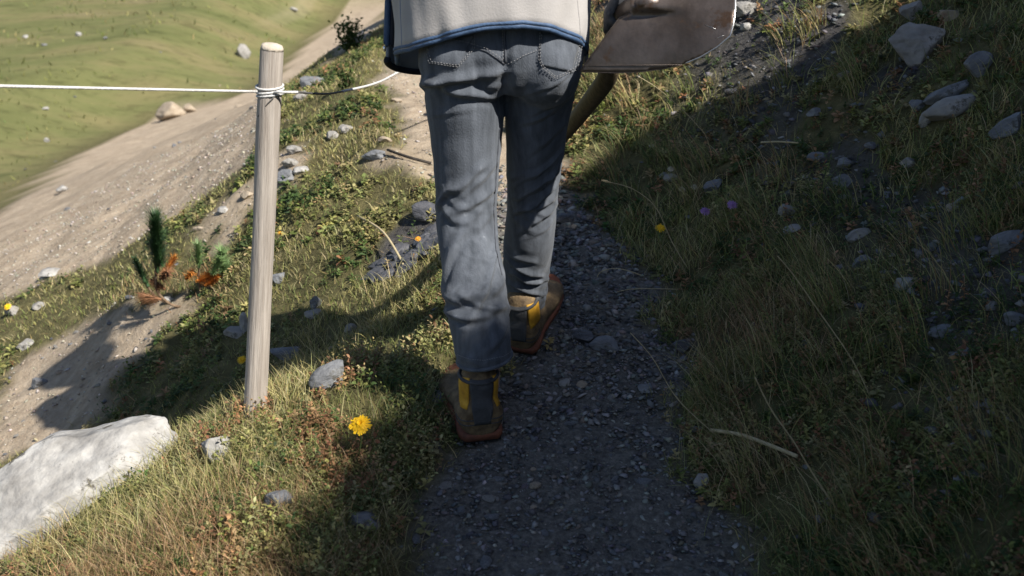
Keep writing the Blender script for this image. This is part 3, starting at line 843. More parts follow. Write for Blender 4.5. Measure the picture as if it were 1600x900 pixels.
MB().add(*tube([Vector((CX, CY+.01, 1.58)), Vector((CX, CY+.02, 1.63)), Vector((CX, CY+.03, 1.68))], [.10, .078, .07], 20)).build('collar', M['jacket'], jk)

# ------------------------------------------------------------------ shovel
sroot = empty('shovel', SH[6])
tag(sroot, 'worn brown steel shovel with curved wooden shaft carried at the man\'s right side', 'shovel')
sp = catmull(SH[1:8]+[at(836, 252, 2.66)])
nS = len(sp)
MB().add(*tube(sp, [.0165+.0065*math.sin(min(1, i/nS*1.6)*math.pi*.75) for i in range(nS)], 14)).build('shaft', M['shaft'], sroot)
OUT = [(905, 112), (932, 113), (962, 114), (1000, 112.5), (1035, 108), (1066, 101), (1095, 89), (1120, 74), (1141, 56), (1146, 38), (1149, 12), (1149, -12), (1143, -40), (1130, -62), (1100, -84), (1062, -98), (1010, -108), (960, -108), (925, -100),
       (940, -70), (960, -40), (978, -22), (985, 0), (985, 21), (968, 28), (945, 58), (925, 85)]
def blade_Y(x, y):
    return 1.985-.15*(x-905)/240+.0009*(60-y) + .045*(abs(y-4)/112)**2.0
def blade_pt(x, y, extra=0):
    ridge = math.exp(-((y-8)/11.0)**2)*sstep(1090, 1010, x)*.020
    fold_ = math.exp(-((y-24)/5.0)**2)*sstep(1085, 1030, x)*.004
    return at(x, y, blade_Y(x, y)-ridge+fold_+extra)
bm_ = bmesh.new()
poly = []
for (a, b), (c, d) in zip(OUT, OUT[1:]+OUT[:1]):
    n = max(1, int(math.hypot(c-a, d-b)/5))
    for i in range(n): poly.append((a+(c-a)*i/n, b+(d-b)*i/n))
gs = 5.0
inner = [(x+.01, y+.013) for x in np.arange(906, 1149, gs) for y in np.arange(-107, 114, gs)]
PO = np.array(poly)
ip = np.array(inner); ok = inpoly(ip[:, 0], ip[:, 1], PO) & (seg_dist(ip[:, 0], ip[:, 1], PO, True)[0] > 2.5)
from mathutils.geometry import delaunay_2d_cdt
allp = [Vector(p) for p in poly]+[Vector(p) for p in ip[ok]]
nb = len(poly)
res = delaunay_2d_cdt(allp, [(i, (i+1) % nb) for i in range(nb)], [], 1, 1e-4)
rv = [blade_pt(p.x, p.y) for p in res[0]]
bo = MB().add(rv, [tuple(f) for f in res[2]]).build('blade', M['steel'], sroot)
md = bo.modifiers.new('thickness', 'SOLIDIFY'); md.thickness = .0022; md.offset = 0
rim = [blade_pt(a, b, -.0005) for a, b in poly if (b > -60 and ((a > 1060) or (b > 20 and a < 985 and b < 100)))]
rimA = [blade_pt(a, b, -.0005) for a, b in poly if a > 1066 and b > -80]
MB().add(*tube(rimA, .0016, 6)).build('worn_edge', M['edge_steel'], sroot)
rimB = [blade_pt(a, b, -.0005) for a, b in poly if a < 986 and 20 < b < 110]
MB().add(*tube(rimB, .0012, 6)).build('side_edge', M['steel'], sroot)
rimC = [blade_pt(a, b, -.0004) for a, b in poly if a <= 1068 and b > 100 and a > 906]
MB().add(*tube(rimC, .0010, 6)).build('lower_edge', M['steel'], sroot)
MB().add(*tube([blade_pt(1030, 4, .006), blade_pt(1008, 6, .010), at(990, 10, 2.02), at(976, 20, 2.055)], [.010, .0185, .0205, .0215], 14)).build('socket', M['steel'], sroot)
for (a, b, c, d) in ((1102, 39, 1118, 45), (1120, 60, 1131, 55)):
    MB().add(*tube([blade_pt(a, b, -.0013), blade_pt((a+c)/2, (b+d)/2, -.0014), blade_pt(c, d, -.0013)], .0004, 5)).build('scratch', M['edge_steel'], sroot)

# ------------------------------------------------------------------ fence posts and cord
def fence_post(foot, top, r0, r1, name='fence_post'):
    foot = Vector(foot); top = Vector(top); d = top-foot; H = d.length
    e = empty(name, foot); e.rotation_mode = 'QUATERNION'; e.rotation_quaternion = d.to_track_quat('Z', 'Y')
    n = 24; rn = 30; v = []; f = []
    def pt_(k, j, s=1, dz=0):
        q = 2*math.pi*j/n; r = (r0+(r1-r0)*k)*s
        rr = r*(1+.03*math.sin(q*3+1)+.018*math.sin(q*7)+(vnoise(j*1.7, k*5, 71)-.5)*.10+.03*math.sin(k*9))
        return Vector((rr*math.cos(q)+.004*math.sin(k*5), rr*math.sin(q), H*(k*1.12-.12)+dz))
    v = [pt_(i/rn, j) for i in range(rn+1) for j in range(n)]
    for i in range(rn):
        for j in range(n): f.append((i*n+j, i*n+(j+1) % n, (i+1)*n+(j+1) % n, (i+1)*n+j))
    def local(name, mb, m):
        me = mb.mesh(name); me.materials.append(m); me.polygons.foreach_set('use_smooth', [True]*len(me.polygons))
        o = bpy.data.objects.new(name, me); COL.objects.link(o); o.parent = e
    local('shaft', MB().add(v, f), M['wood'])
    local('top', MB().add(*loft([[pt_(1, j, s, h) for j in range(n)] for h, s in ((-.001, 1.0), (.006, .97), (.012, .86), (.014, .6), (.0145, .05))])), M['wood_end'])
    return e
pf = hit(398, 641); pt = at(425, 78, pf.y+.01)
rp = 17.6/F*dep(400, 400, pf.y)
post = fence_post(pf, pt, rp*1.03, rp*.92)
tag(post, 'weathered round wooden fence post left of the path with cord tied near its top', 'fence post', 'fence posts')
pf2 = hit(818, 205); pt2 = pf2+Vector((.01, .01, .56))
post2 = fence_post(pf2, pt2, .03, .027)
tag(post2, 'farther wooden fence post up the path, hidden behind the man\'s legs', 'fence post', 'fence posts')
# cord: one thing with its wraps and dark insulated stretch
wroot = empty('electric_cord', at(425, 143, pf.y-.03))
tag(wroot, 'white electric fence cord tied round the near post and running off to the left', 'fence cord')
yP = pf.y
dirp = (pt-pf)
def post_pt(px, py):                    # on the post axis
    t = (at(px, py, yP).z-pf.z)/dirp.z; return pf+dirp*t
cA = post_pt(423, 143)
left_end = cA+(at(-60, 128, 1.62)-cA)*2.6
mb = MB()
pts = [left_end.lerp(cA+Vector((-.02, -.031, .004)), i/24)+Vector((0, 0, -.004*math.sin(math.pi*i/24))) for i in range(25)]
MB().add(*tube(pts, .0027, 8)).build('cord', M['rope'], wroot)
for k, dz in enumerate((.010, .001, -.008)):
    c = cA+Vector((0, 0, dz)); rr = rp*.98+.003
    MB().add(*tube([c+Vector((rr*math.cos(2*math.pi*i/28), rr*math.sin(2*math.pi*i/28), .003*math.sin(2*math.pi*i/28+k))) for i in range(29)], .0027, 8)).build('cord_wrap', M['rope'], wroot)
q0 = cA+Vector((rp*.6, -.028, .002)); q1 = at(466, 144, yP-.01)
MB().add(*tube([q0, q0.lerp(q1, .5), q1], .0029, 8)).build('cord', M['rope'], wroot)
MB().add(*tube([cA+Vector((.016, -rp-.003, -.006)), cA+Vector((0, -rp-.004, -.022)), cA+Vector((-.026, -rp*.75-.002, -.052))], .0013, 6)).build('loose_end', M['cord_dark'], wroot)
q2 = at(535, 143, yP+.42)
mid = [q1, q1.lerp(q2, .33)+Vector((0, 0, -.004)), q1.lerp(q2, .66)+Vector((0, 0, -.005)), q2]
MB().add(*tube(catmull(mid, 8), .0025, 8)).build('dark_cord', M['cord_dark'], wroot)
q3 = at(590, 129, yP+.95); q4 = at(640, 104, yP+1.4); q5 = post_pt2 = pf2+Vector((-.025, 0, .48))
MB().add(*tube(catmull([q2, q3, q4, q5], 10), .0036, 8)).build('cord', M['rope'], wroot)
# ------------------------------------------------------------------ rocks
def rock_mesh(seed, size, sub=3, cuts=11, rough=.055, flat=1.0, layered=False):
    rg = random.Random(seed); nr = np.random.default_rng(seed)
    bm = bmesh.new(); bmesh.ops.create_icosphere(bm, subdivisions=sub, radius=1)
    v = np.array([w.co[:] for w in bm.verts])
    for _ in range(cuts):
        n = nr.normal(size=3); n /= np.linalg.norm(n); d = rg.uniform(.48, .82)
        s = v@n-d; v = np.where(s[:, None] > 0, v-n*s[:, None]*.92, v)
    k = 2.2
    nz = fbm(v[:, 0]*k+seed*3.1+v[:, 2]*1.3, v[:, 1]*k+v[:, 2]*k+seed, seed % 97, 4)-.5
    v = v*(1+nz*rough*4)[:, None]
    if layered: v[:, 2] = v[:, 2]*.7+np.round(v[:, 2]*3.2)/3.2*.3
    mx = np.abs(v).max(0); v = v/mx*np.array(size)*.5
    for w, c in zip(bm.verts, v): w.co = c
    me = bpy.data.meshes.new('rock'); bm.to_mesh(me); bm.free()
    return me
TAKEN = []                                # (x, y, r): kept free of grass
def place_rock(px, py, w, h, d, label, matk='rock_pale', seed=1, name='rock', cat='rock', rot=0, tilt=(0, 0), sink=.3, group=None, **k):
    """px,py: middle of its foot in the photo; w,h in photo pixels; d = depth as a multiple of w"""
    p = hit(px, py); t = (p.y)/ray(px, py)[1]; s = t/F
    me = rock_mesh(seed, (w*s, w*s*d, h*s*1.25), **k)
    o = link_mesh(name, me, M[matk], smooth=k.get('sub', 3) > 3)
    o.location = p+Vector((0, w*s*d*.25, h*s*(.62-sink))); o.rotation_euler = (R(tilt[0]), R(tilt[1]), R(rot))
    tag(o, label, cat, group)
    TAKEN.append((p.x, p.y+w*s*d*.25, max(w*s*.42, .01)))
    return o
# the big pale boulder, bottom left
bp = hit(120, 800)
bme = rock_mesh(23, (.60, .31, .24), sub=6, cuts=12, rough=.05)
bl = link_mesh('boulder', bme, M['rock_white']); 
bl.location = hit(95, 806)+Vector((.0, .03, .045)); bl.rotation_euler = (R(10), R(-14), R(52))
tag(bl, 'large smooth whitish boulder in the grass at the bottom left corner', 'boulder')
TAKEN.append((bl.location.x, bl.location.y, .17))
place_rock(232, 696, 62, 34, .8, 'small white stone leaning against the upper end of the whitish boulder', 'rock_white', 5, sub=4, rot=20)
place_rock(338, 722, 56, 52, .8, 'angular white stone half buried in brown grass below the fence post', 'rock_white', 8, sub=4, cuts=9, tilt=(0, 20))
place_rock(512, 606, 66, 40, .75, 'grey slate block in the shadow between fence post and left shoe', 'rock_grey', 11, sub=4, cuts=8, rot=28, tilt=(0, -26))
place_rock(452, 560, 66, 18, .6, 'flat blue grey stone in the man\'s shadow right of the fence post', 'rock_grey', 12, sub=3, cuts=8, rot=6)
place_rock(690, 628, 44, 16, .8, 'half buried grey stone touching the left shoe', 'rock_grey', 14, sub=3)
place_rock(550, 520, 26, 18, .8, 'pale chip at the tip of the shaft shadow', 'rock_pale', 15, name='stone', cat='stone')
place_rock(490, 496, 30, 12, .8, 'flat pale stone in the grass left of the shaft shadow', 'rock_pale', 16, name='stone', cat='stone')
place_rock(494, 482, 20, 22, .6, 'upright grey stone just above a flat pale stone in the grass', 'rock_grey', 17, name='stone', cat='stone')
place_rock(437, 440, 26, 16, .8, 'bluish stone just right of the middle of the fence post', 'rock_grey', 18, name='stone', cat='stone')
place_rock(368, 528, 44, 16, .6, 'pale stone slab behind the fence post at its left edge', 'rock_pale', 19, sub=3, rot=-10)
place_rock(382, 518, 14, 34, .7, 'thin upright pale stone standing against the fence post\'s left edge', 'rock_white', 20, sub=3, cuts=9)
place_rock(266, 186, 52, 26, .8, 'tan boulder on the far edge of the dirt track beside the meadow', 'rock_tan', 21, 'boulder', 'boulder', sub=4)
place_rock(295, 176, 24, 14, .8, 'small tan stone right of the tan boulder at the track edge', 'rock_tan', 22, name='stone', cat='stone')
place_rock(380, 90, 24, 22, .8, 'pale grey rock alone on the green meadow left of the post top', 'rock_pale', 24, sub=3)
place_rock(122, 58, 12, 8, .8, 'higher of the two whitish stones in the meadow\'s upper left', 'rock_white', 25, name='stone', cat='stone')
place_rock(40, 60, 10, 6, .8, 'leftmost whitish stone in the meadow\'s upper left', 'rock_white', 26, name='stone', cat='stone')
place_rock(72, 222, 12, 7, .8, 'lowest white stone on the meadow, near the track', 'rock_white', 27, name='stone', cat='stone')
place_rock(70, 172, 10, 6, .8, 'white stone on the meadow below the white cord at far left', 'rock_white', 28, name='stone', cat='stone')
place_rock(458, 18, 14, 7, .8, 'white stone by the upper meadow path', 'rock_white', 29, name='stone', cat='stone')
place_rock(460, 240, 26, 16, .9, 'bluish white stone on top of the stone heap right of the post', 'rock_pale', 30, name='stone', cat='stone', group='stone heap right of the post')
place_rock(452, 262, 30, 16, .9, 'pale slab in the middle of the stone heap right of the post', 'rock_pale', 31, name='stone', cat='stone', group='stone heap right of the post')
place_rock(446, 284, 40, 18, .9, 'widest grey block at the bottom of the stone heap right of the post', 'rock_grey', 32, name='stone', cat='stone', group='stone heap right of the post')
place_rock(470, 272, 26, 13, .9, 'cream stone at the right side of the stone heap right of the post', 'rock_white', 33, name='stone', cat='stone', group='stone heap right of the post')
place_rock(488, 138, 40, 22, .9, 'light grey rock under the dark stretch of cord', 'rock_grey', 34, sub=3)
place_rock(470, 158, 28, 16, .9, 'small light rock left of and below the rock under the dark cord', 'rock_pale', 35, name='stone', cat='stone')
place_rock(518, 218, 24, 13, .9, 'rounded white stone in the grass below the dark stretch of cord', 'rock_pale', 36, name='stone', cat='stone')
place_rock(540, 206, 30, 10, .9, 'flat pale stone right of the rounded white stone in the grass', 'rock_pale', 37, name='stone', cat='stone')
place_rock(602, 222, 24, 9, .9, 'cream stone on grass left of the sunlit path', 'rock_tan', 38, name='stone', cat='stone')
place_rock(585, 249, 46, 14, .8, 'long grey slab lying at the left end of the dark stick', 'rock_grey', 39, sub=3, cuts=9)
place_rock(620, 160, 18, 7, .9, 'small tan stone on the sunlit path near the left thigh', 'rock_tan', 40, name='stone', cat='stone')
place_rock(76, 433, 32, 12, .8, 'white stone on the near edge of the dirt track at left', 'rock_white', 41, name='stone', cat='stone')
place_rock(98, 300, 22, 12, .8, 'white stone on the far edge of the dirt track at left', 'rock_white', 42, name='stone', cat='stone')
place_rock(38, 545, 34, 12, .8, 'pale flat stone at the left picture edge above the shadow of the head', 'rock_pale', 43, name='stone', cat='stone')
place_rock(60, 482, 24, 12, .8, 'grey stone among grass under the dirt track at left', 'rock_pale', 44, name='stone', cat='stone')
place_rock(16, 494, 26, 16, .8, 'pale stone beside the yellow flower at the left edge', 'rock_pale', 45, name='stone', cat='stone')
place_rock(60, 606, 30, 16, .8, 'grey stone inside the shadow of the head', 'rock_grey', 46, name='stone', cat='stone')
place_rock(384, 310, 26, 12, .8, 'tan stone left of the post at the height of the dirt patch', 'rock_tan', 47, name='stone', cat='stone')
place_rock(350, 332, 22, 9, .8, 'white stone on the dirt patch left of the post', 'rock_white', 48, name='stone', cat='stone')
place_rock(310, 360, 20, 7, .8, 'pinkish stone at the lower left of the dirt patch by the post', 'rock_tan', 49, name='stone', cat='stone')
place_rock(262, 474, 22, 11, .8, 'white stone at the foot of the pine sapling', 'rock_white', 50, name='stone', cat='stone')
place_rock(432, 802, 52, 38, .8, 'bluish rock in the shaded brown grass at the bottom', 'rock_grey', 51, sub=3)
place_rock(565, 828, 58, 28, .8, 'low grey rock in the shaded grass left of the path bottom', 'rock_grey', 52, sub=3)
place_rock(668, 342, 60, 26, .8, 'dark rock at the top of the exposed shale beside the left calf', 'rock_dark', 53, sub=3)
# right bank
place_rock(1440, 94, 104, 66, .8, 'largest pale block on the shaded bank at upper right', 'rock_pale', 61, 'boulder', 'boulder', sub=5, cuts=11, rot=8, tilt=(6, -8))
place_rock(1424, 34, 40, 26, .5, 'pointed pale slab standing on top of the largest block', 'rock_pale', 62, sub=3, cuts=10, tilt=(0, -30), sink=.0)
place_rock(1488, 30, 42, 20, .7, 'brown stone behind the right shoulder of the largest block', 'rock_tan', 63, sub=3)
place_rock(1484, 186, 92, 34, .5, 'broad pale slate slab below the largest block', 'rock_pale', 64, 'slab', 'slab', sub=4, cuts=10, rot=-6, tilt=(0, -30), flat=.4)
place_rock(1476, 160, 84, 20, .5, 'narrow slate slab lying on top of the broad pale slab', 'rock_grey', 65, 'slab', 'slab', sub=4, cuts=10, rot=-4, tilt=(0, -32), sink=.1)
place_rock(1448, 196, 24, 26, .6, 'white chip at the lower tip of the broad pale slab', 'rock_white', 66, name='stone', cat='stone', cuts=9)
place_rock(1532, 118, 52, 38, .6, 'rounded slate lump right of the slab pair', 'rock_grey', 67, sub=3, tilt=(0, -34))
place_rock(1434, 172, 26, 20, .7, 'small grey stone left of the slab pair', 'rock_grey', 68, name='stone', cat='stone', tilt=(0, -30))
place_rock(1580, 206, 66, 26, .6, 'slate slab at the right edge level with the slab pair', 'rock_grey', 69, 'slab', 'slab', sub=3, cuts=9, tilt=(0, -32))
place_rock(1322, 122, 28, 13, .7, 'small grey stone left below the largest block', 'rock_grey', 70, name='stone', cat='stone')
place_rock(1232, 338, 34, 20, .7, 'grey block in the middle of the bank above a white slate chip', 'rock_pale', 71, sub=3, cuts=9)
place_rock(1236, 364, 34, 13, .6, 'white slate chip just below a grey block in mid bank', 'rock_white', 72, name='stone', cat='stone', cuts=9, tilt=(0, -12))
place_rock(1341, 374, 42, 16, .5, 'thin bluish slate chip right of the white slate chip', 'rock_pale', 73, name='stone', cat='stone', cuts=9, tilt=(0, -18))
place_rock(1348, 416, 34, 18, .6, 'dull bluish stone below the thin slate chip', 'rock_grey', 74, name='stone', cat='stone', tilt=(0, -25))
place_rock(1412, 452, 40, 22, .6, 'bright stone on dark earth low on the right bank', 'rock_white', 75, sub=3, cuts=9, tilt=(0, -12))
place_rock(1572, 392, 62, 34, .5, 'leaning slate slab at the right picture edge in mid bank', 'rock_grey', 76, 'slab', 'slab', sub=3, cuts=9, tilt=(0, -38))
place_rock(1470, 526, 44, 16, .6, 'dull grey stone low on the right bank under the bright stone', 'rock_grey', 77, sub=3, tilt=(0, -14))
place_rock(1588, 506, 44, 24, .6, 'shaded grey stone at the right edge beneath the leaning slab', 'rock_grey', 78, sub=3)
place_rock(1050, 282, 32, 9, .7, 'flat white slate in grass above the lilac flowers', 'rock_pale', 79, name='stone', cat='stone', cuts=9)
place_rock(1116, 298, 36, 16, .7, 'dull grey slate right of the flat white slate above the lilac flowers', 'rock_grey', 80, name='stone', cat='stone', cuts=9, tilt=(0, -22))
place_rock(1166, 22, 44, 24, .7, 'pale stone directly right of the shovel tip', 'rock_pale', 81, sub=3, tilt=(0, -20))
place_rock(1166, 46, 22, 12, .8, 'little white stone below the pale stone at the shovel tip', 'rock_white', 82, name='stone', cat='stone')
place_rock(1276, 182, 30, 14, .7, 'dull stone on the upper bank midway between shovel and largest block', 'rock_grey', 83, name='stone', cat='stone')
place_rock(1278, 252, 34, 14, .7, 'slate chip in the upper middle of the bank', 'rock_grey', 84, name='stone', cat='stone', cuts=9)
place_rock(1322, 262, 34, 16, .7, 'slate chip right of the slate chip in upper mid bank', 'rock_grey', 85, name='stone', cat='stone', cuts=9, rot=20)
place_rock(1318, 292, 34, 20, .7, 'lower grey stone in the cluster of slate on upper mid bank', 'rock_grey', 86, name='stone', cat='stone')
place_rock(1422, 262, 30, 16, .7, 'pale stone under the slab pair', 'rock_pale', 87, name='stone', cat='stone')
place_rock(1362, 232, 22, 12, .7, 'small stone between the slab pair and the slate cluster', 'rock_grey', 88, name='stone', cat='stone')
# path stones one by one
place_rock(944, 548, 48, 20, .9, 'biggest flat grey stone on the path beyond the right shoe', 'rock_grey', 101, 'stone', 'stone', sub=3, cuts=9)
place_rock(914, 532, 40, 14, .9, 'dark flat stone touching the biggest flat path stone', 'rock_dark', 102, 'stone', 'stone', sub=3, cuts=9)
place_rock(884, 604, 22, 10, .9, 'light stone on the path right of the left shoe', 'rock_pale', 103, 'stone', 'stone')
place_rock(1012, 612, 30, 12, .9, 'grey stone at the right edge of the path near the long grass', 'rock_grey', 104, 'stone', 'stone')
place_rock(1094, 764, 30, 26, .9, 'pale blue pebble at the right border of the path bottom', 'rock_pale', 105, 'stone', 'stone')
place_rock(868, 490, 20, 9, .9, 'tan chip on the path right of the right shoe', 'rock_tan', 106, 'stone', 'stone')
place_rock(882, 350, 40, 16, .9, 'dark stone on the path behind the right knee', 'rock_dark', 107, 'stone', 'stone', sub=3)
place_rock(1068, 552, 34, 26, .8, 'dark stone where the path meets the right bank', 'rock_dark', 108, 'stone', 'stone', sub=3)
# countable chips: shared meshes
chipm = [rock_mesh(300+i, (1, rc*.8, .38), sub=2, cuts=9) for i, rc in enumerate((1, .8, .7, .9, .75, 1, .65, .85))]
chip_pal = ['rock_grey', 'rock_grey', 'rock_pale', 'rock_dark', 'rock_grey', 'rock_tan', 'rock_grey', 'rock_pale']
for m_, k in zip(chipm, chip_pal):
    m_.materials.append(M[k]); m_.polygons.foreach_set('use_smooth', [False]*len(m_.polygons))
def chips(n, region, smin, smax, name, label, cat, group, seed, allow):
    rg = random.Random(seed); c = 0; tries = 0
    while c < n and tries < n*60:
        tries += 1
        x, y = region(rg)
        if not allow(x, y): continue
        s = smin*(smax/smin)**(rg.random()**1.7)
        if any((x-a)**2+(y-b)**2 < (q+s*.5)**2 for a, b, q in TAKEN): continue
        o = bpy.data.objects.new(name, rg.choice(chipm)); COL.objects.link(o)
        o.location = (x, y, GZ(x, y)+s*.08); o.scale = (s, s, s*rg.uniform(.7, 1.3)); o.rotation_euler = (rg.uniform(-.25, .25), rg.uniform(-.25, .25), rg.uniform(0, 6.3))
        tag(o, label, cat, group); TAKEN.append((x, y, s*.4)); c += 1
def near_path(rg):
    y = 1.35*(3.2/1.35)**rg.random(); return pc(y)+rg.uniform(-1, 1)*PHW(y), y
chips(110, near_path, .016, .042, 'stone', 'small slate chip lying loose on the dark gravel path', 'stone', 'slate chips on the path', 3, lambda x, y: True)
bb = (TRACK.min(0), TRACK.max(0))
TX0, TY0 = max(bb[0][0], -4), bb[0][1]
def trk(rg): return rg.uniform(TX0, bb[1][0]), rg.uniform(TY0, bb[1][1])
chips(48, trk, .025, .075, 'stone', 'small pale stone scattered on the sunny dirt track', 'stone', 'pale stones on the dirt track', 4, lambda x, y: inpoly(np.array(x), np.array(y), TRACK))
def dirtr(rg): return rg.uniform(DIRT[:, 0].min(), DIRT[:, 0].max()), rg.uniform(DIRT[:, 1].min(), DIRT[:, 1].max())
chips(24, dirtr, .02, .055, 'stone', 'small pale stone on the bare dirt slope under the pine sapling', 'stone', 'stones on the bare dirt slope', 5, lambda x, y: inpoly(np.array(x), np.array(y), DIRT))
def bankr(rg):
    y = rg.uniform(1.3, 4.0); return pc(y)+PHW(y)+rg.uniform(.3, 1.5), y
chips(40, bankr, .02, .06, 'stone', 'slate fragment among grass on the shaded right bank', 'stone', 'slate fragments on the right bank', 6, lambda x, y: masks(np.array(x), np.array(y))[2] > .35)
def leftr(rg): return rg.uniform(-1.6, -.2), rg.uniform(2.3, 5)
chips(14, leftr, .02, .05, 'stone', 'pale stone fragment in the grass left of the path', 'stone', 'stone fragments in the left grass', 8, lambda x, y: True)
def mead(rg): return rg.uniform(-16, -4), rg.uniform(14, 34)
chips(20, mead, .10, .32, 'stone', 'tiny distant pale stone on the green meadow', 'stone', 'stones dotted over the meadow', 9, lambda x, y: True)
# exposed shale beside the left calf: layered dark plates
so = empty('shale_outcrop', hit(630, 400)); tag(so, 'dark layered shale breaking out of the grass beside the left calf', 'shale')
rg = random.Random(12)
for k in range(26):
    px = rg.uniform(585, 690); py = 424-(px-585)*.52+rg.uniform(-16, 22)
    p = hit(px, py); s = p.y/ray(px, py)[1]/F
    me = rock_mesh(500+k, (rg.uniform(26, 58)*s, rg.uniform(18, 34)*s, rg.uniform(7, 15)*s), sub=2, cuts=8)
    o = link_mesh('shale_plate', me, M['rock_dark'], smooth=False)
    o.rotation_euler = (R(rg.uniform(4, 24)), R(rg.uniform(-34, -8)), R(rg.uniform(-20, 25)))
    o.location = p+Vector((0, 0, .008)); o.parent = so; bpy.context.view_layer.update(); o.matrix_parent_inverse = Matrix.Translation(-so.location)
    TAKEN.append((p.x, p.y, .03))
# ------------------------------------------------------------------ sticks, shrubs and pine
def stick(pts, r, label, m='twig', name='stick'):
    P = [hit(a, b)+Vector((0, 0, h)) for a, b, h in pts]
    o = MB().add(*tube(catmull(P, 5), r, 6)).build(name, M[m]); return tag(o, label, 'stick')
stick([(606, 242, .02), (640, 252, .015), (674, 259, .01)], .006, 'dark curved stick lying on the path left of the thigh', 'dark_twig')
stick([(560, 346, .02), (600, 385, .05), (632, 420, .01)], .004, 'thin bent dry stalk in front of the dark shale', 'straw')
stick([(1188, 232, .02), (1215, 231, .02), (1246, 233, .02)], .003, 'straight pale stalk lying on the bank below the shovel', 'straw')
stick([(1108, 690, .03), (1160, 712, .05), (1240, 752, .06)], .0045, 'grey stalk leaning over the lower right path edge', 'straw')

def needle_shoot(root, base_, tip, width, nneed, m, parent, droop=0, rgen=None):
    rg = rgen or random.Random(1); b = Vector(base_); t = Vector(tip); d = (t-b); L = d.length; d.normalize()
    a = Vector((1, 0, 0)); a = (a-d*a.dot(d)).normalized(); c = d.cross(a)
    mb = MB(); mb.add(*tube([b, b.lerp(t, .5), t], [.006, .005, .003], 6))
    for k in range(nneed):
        s = (k+.5)/nneed; q = k*2.399; p = b.lerp(t, .05+.93*s)
        out = (a*math.cos(q)+c*math.sin(q)); dd = (out*rg.uniform(.35, 1.0)+d*rg.uniform(.3, 1.1)+Vector((0, 0, -droop))).normalized()
        ln = width*.62*rg.uniform(.55, 1.3); sd = dd.cross(d).normalized()*.0019
        n0 = len(mb.v)
        mb.v += [tuple(p-sd), tuple(p+sd), tuple(p+dd*ln)]; mb.f += [(n0, n0+1, n0+2)]
    return mb.build('needle_shoot', M[m], parent, smooth=False)
pr = hit(288, 476); prt = empty('pine_sapling', pr)
tag(prt, 'small straggly pine sapling with two dark shoots and orange dead needles on the dirt slope', 'pine sapling')
Yp = pr.y
PS = Yp/ray(288, 476)[1]/F
def pp(px, py, dy=0): return at(px, py, Yp+dy)
tw = MB()
tw.add(*tube(catmull([pp(300, 482), pp(268, 476), pp(246, 455), pp(244, 425), pp(243, 400)], 6), .006, 6))
tw.add(*tube(catmull([pp(268, 476), pp(244, 464), pp(226, 440), pp(214, 415)], 6), .005, 6))
tw.add(*tube(catmull([pp(290, 480), pp(320, 478), pp(340, 462), pp(350, 430)], 6), .005, 6))
tw.add(*tube(catmull([pp(320, 478), pp(312, 450), pp(311, 405)], 6), .004, 6))
tw.add(*tube(catmull([pp(320, 478), pp(345, 486), pp(372, 490)], 6), .005, 6))
tw.build('trunk', M['twig'], prt)
rgp = random.Random(3)
SHO = [(247, 425, 242, 336, 40, 700, 'needle_dark', 0), (243, 400, 243, 345, 40, 400, 'needle_dark', 0), (254, 418, 246, 372, 34, 260, 'needle_dark', 0),
       (232, 448, 213, 410, 26, 320, 'needle_dark', 0), (226, 440, 210, 404, 18, 180, 'needle_dark', 0),
       (311, 418, 309, 382, 24, 260, 'needle_light', 0), (349, 432, 346, 392, 30, 300, 'needle_light', 0), (352, 455, 356, 415, 28, 260, 'needle_light', 0), (330, 430, 345, 404, 22, 160, 'needle_light', 0),
       (252, 436, 272, 402, 24, 240, 'needle_orange', .2), (306, 440, 326, 430, 26, 260, 'needle_orange', .2), (320, 446, 338, 432, 22, 220, 'needle_orange', .2), (290, 436, 300, 425, 18, 140, 'needle_orange', .2), (352, 468, 364, 452, 18, 120, 'needle_orange', .3),
       (258, 452, 240, 440, 24, 220, 'needle_brown', .3), (252, 468, 226, 462, 34, 300, 'needle_brown', .5), (250, 436, 262, 424, 22, 160, 'needle_brown', .2), (346, 482, 372, 486, 20, 180, 'needle_brown', .4), (310, 462, 322, 458, 22, 160, 'needle_dark', .2)]
for (a, b, c, d, w, n, m, dr) in SHO:
    needle_shoot(prt, pp(a, b, rgp.uniform(-.03, .03)), pp(c, d, rgp.uniform(-.04, .04)), w*PS*1.0, int(n*1.25), m, prt, dr, rgp)
def shrub(foot, h, w, label, n=900, leaf=.02, m='bush', seed=1, name='shrub', stems=7):
    rg = random.Random(seed); nr = np.random.default_rng(seed); e = empty(name, foot); tag(e, label, 'shrub')
    mb = MB(); tips = []
    for k in range(stems):
        q = 2*math.pi*k/stems+rg.uniform(-.3, .3); t = Vector(foot)+Vector((math.cos(q)*w*.38*rg.random(), math.sin(q)*w*.38*rg.random(), h*rg.uniform(.6, .98)))
        p0 = Vector(foot)-Vector((0, 0, .03)); mid = p0.lerp(t, .5)+Vector((rg.uniform(-1, 1), rg.uniform(-1, 1), 0))*w*.08
        mb.add(*tube(catmull([p0, mid, t], 4), np.linspace(h*.018, h*.004, 9), 6)); tips.append((p0, mid, t))
    mb.build('stem', M['twig'], e)
    v = []; f = []
    for k in range(n):
        p0, mid, t = rg.choice(tips); s = rg.random()**.8
        p = p0.lerp(mid, min(1, s*2)) if s < .5 else mid.lerp(t, (s-.5)*2)
        p = p+Vector(nr.normal(size=3))*w*.13*(.4+s*.6)
        if p.z < foot[2]: continue
        d = Vector(nr.normal(size=3)).normalized(); sd = d.cross(Vector(nr.normal(size=3))).normalized()
        i = len(v); L = leaf*rg.uniform(.6, 1.3)
        v += [p, p+d*L*.5+sd*L*.3, p+d*L, p+d*L*.5-sd*L*.3]; f.append((i, i+1, i+2, i+3))
    MB().add(v, f).build('crown', M[m], e, smooth=False); return e
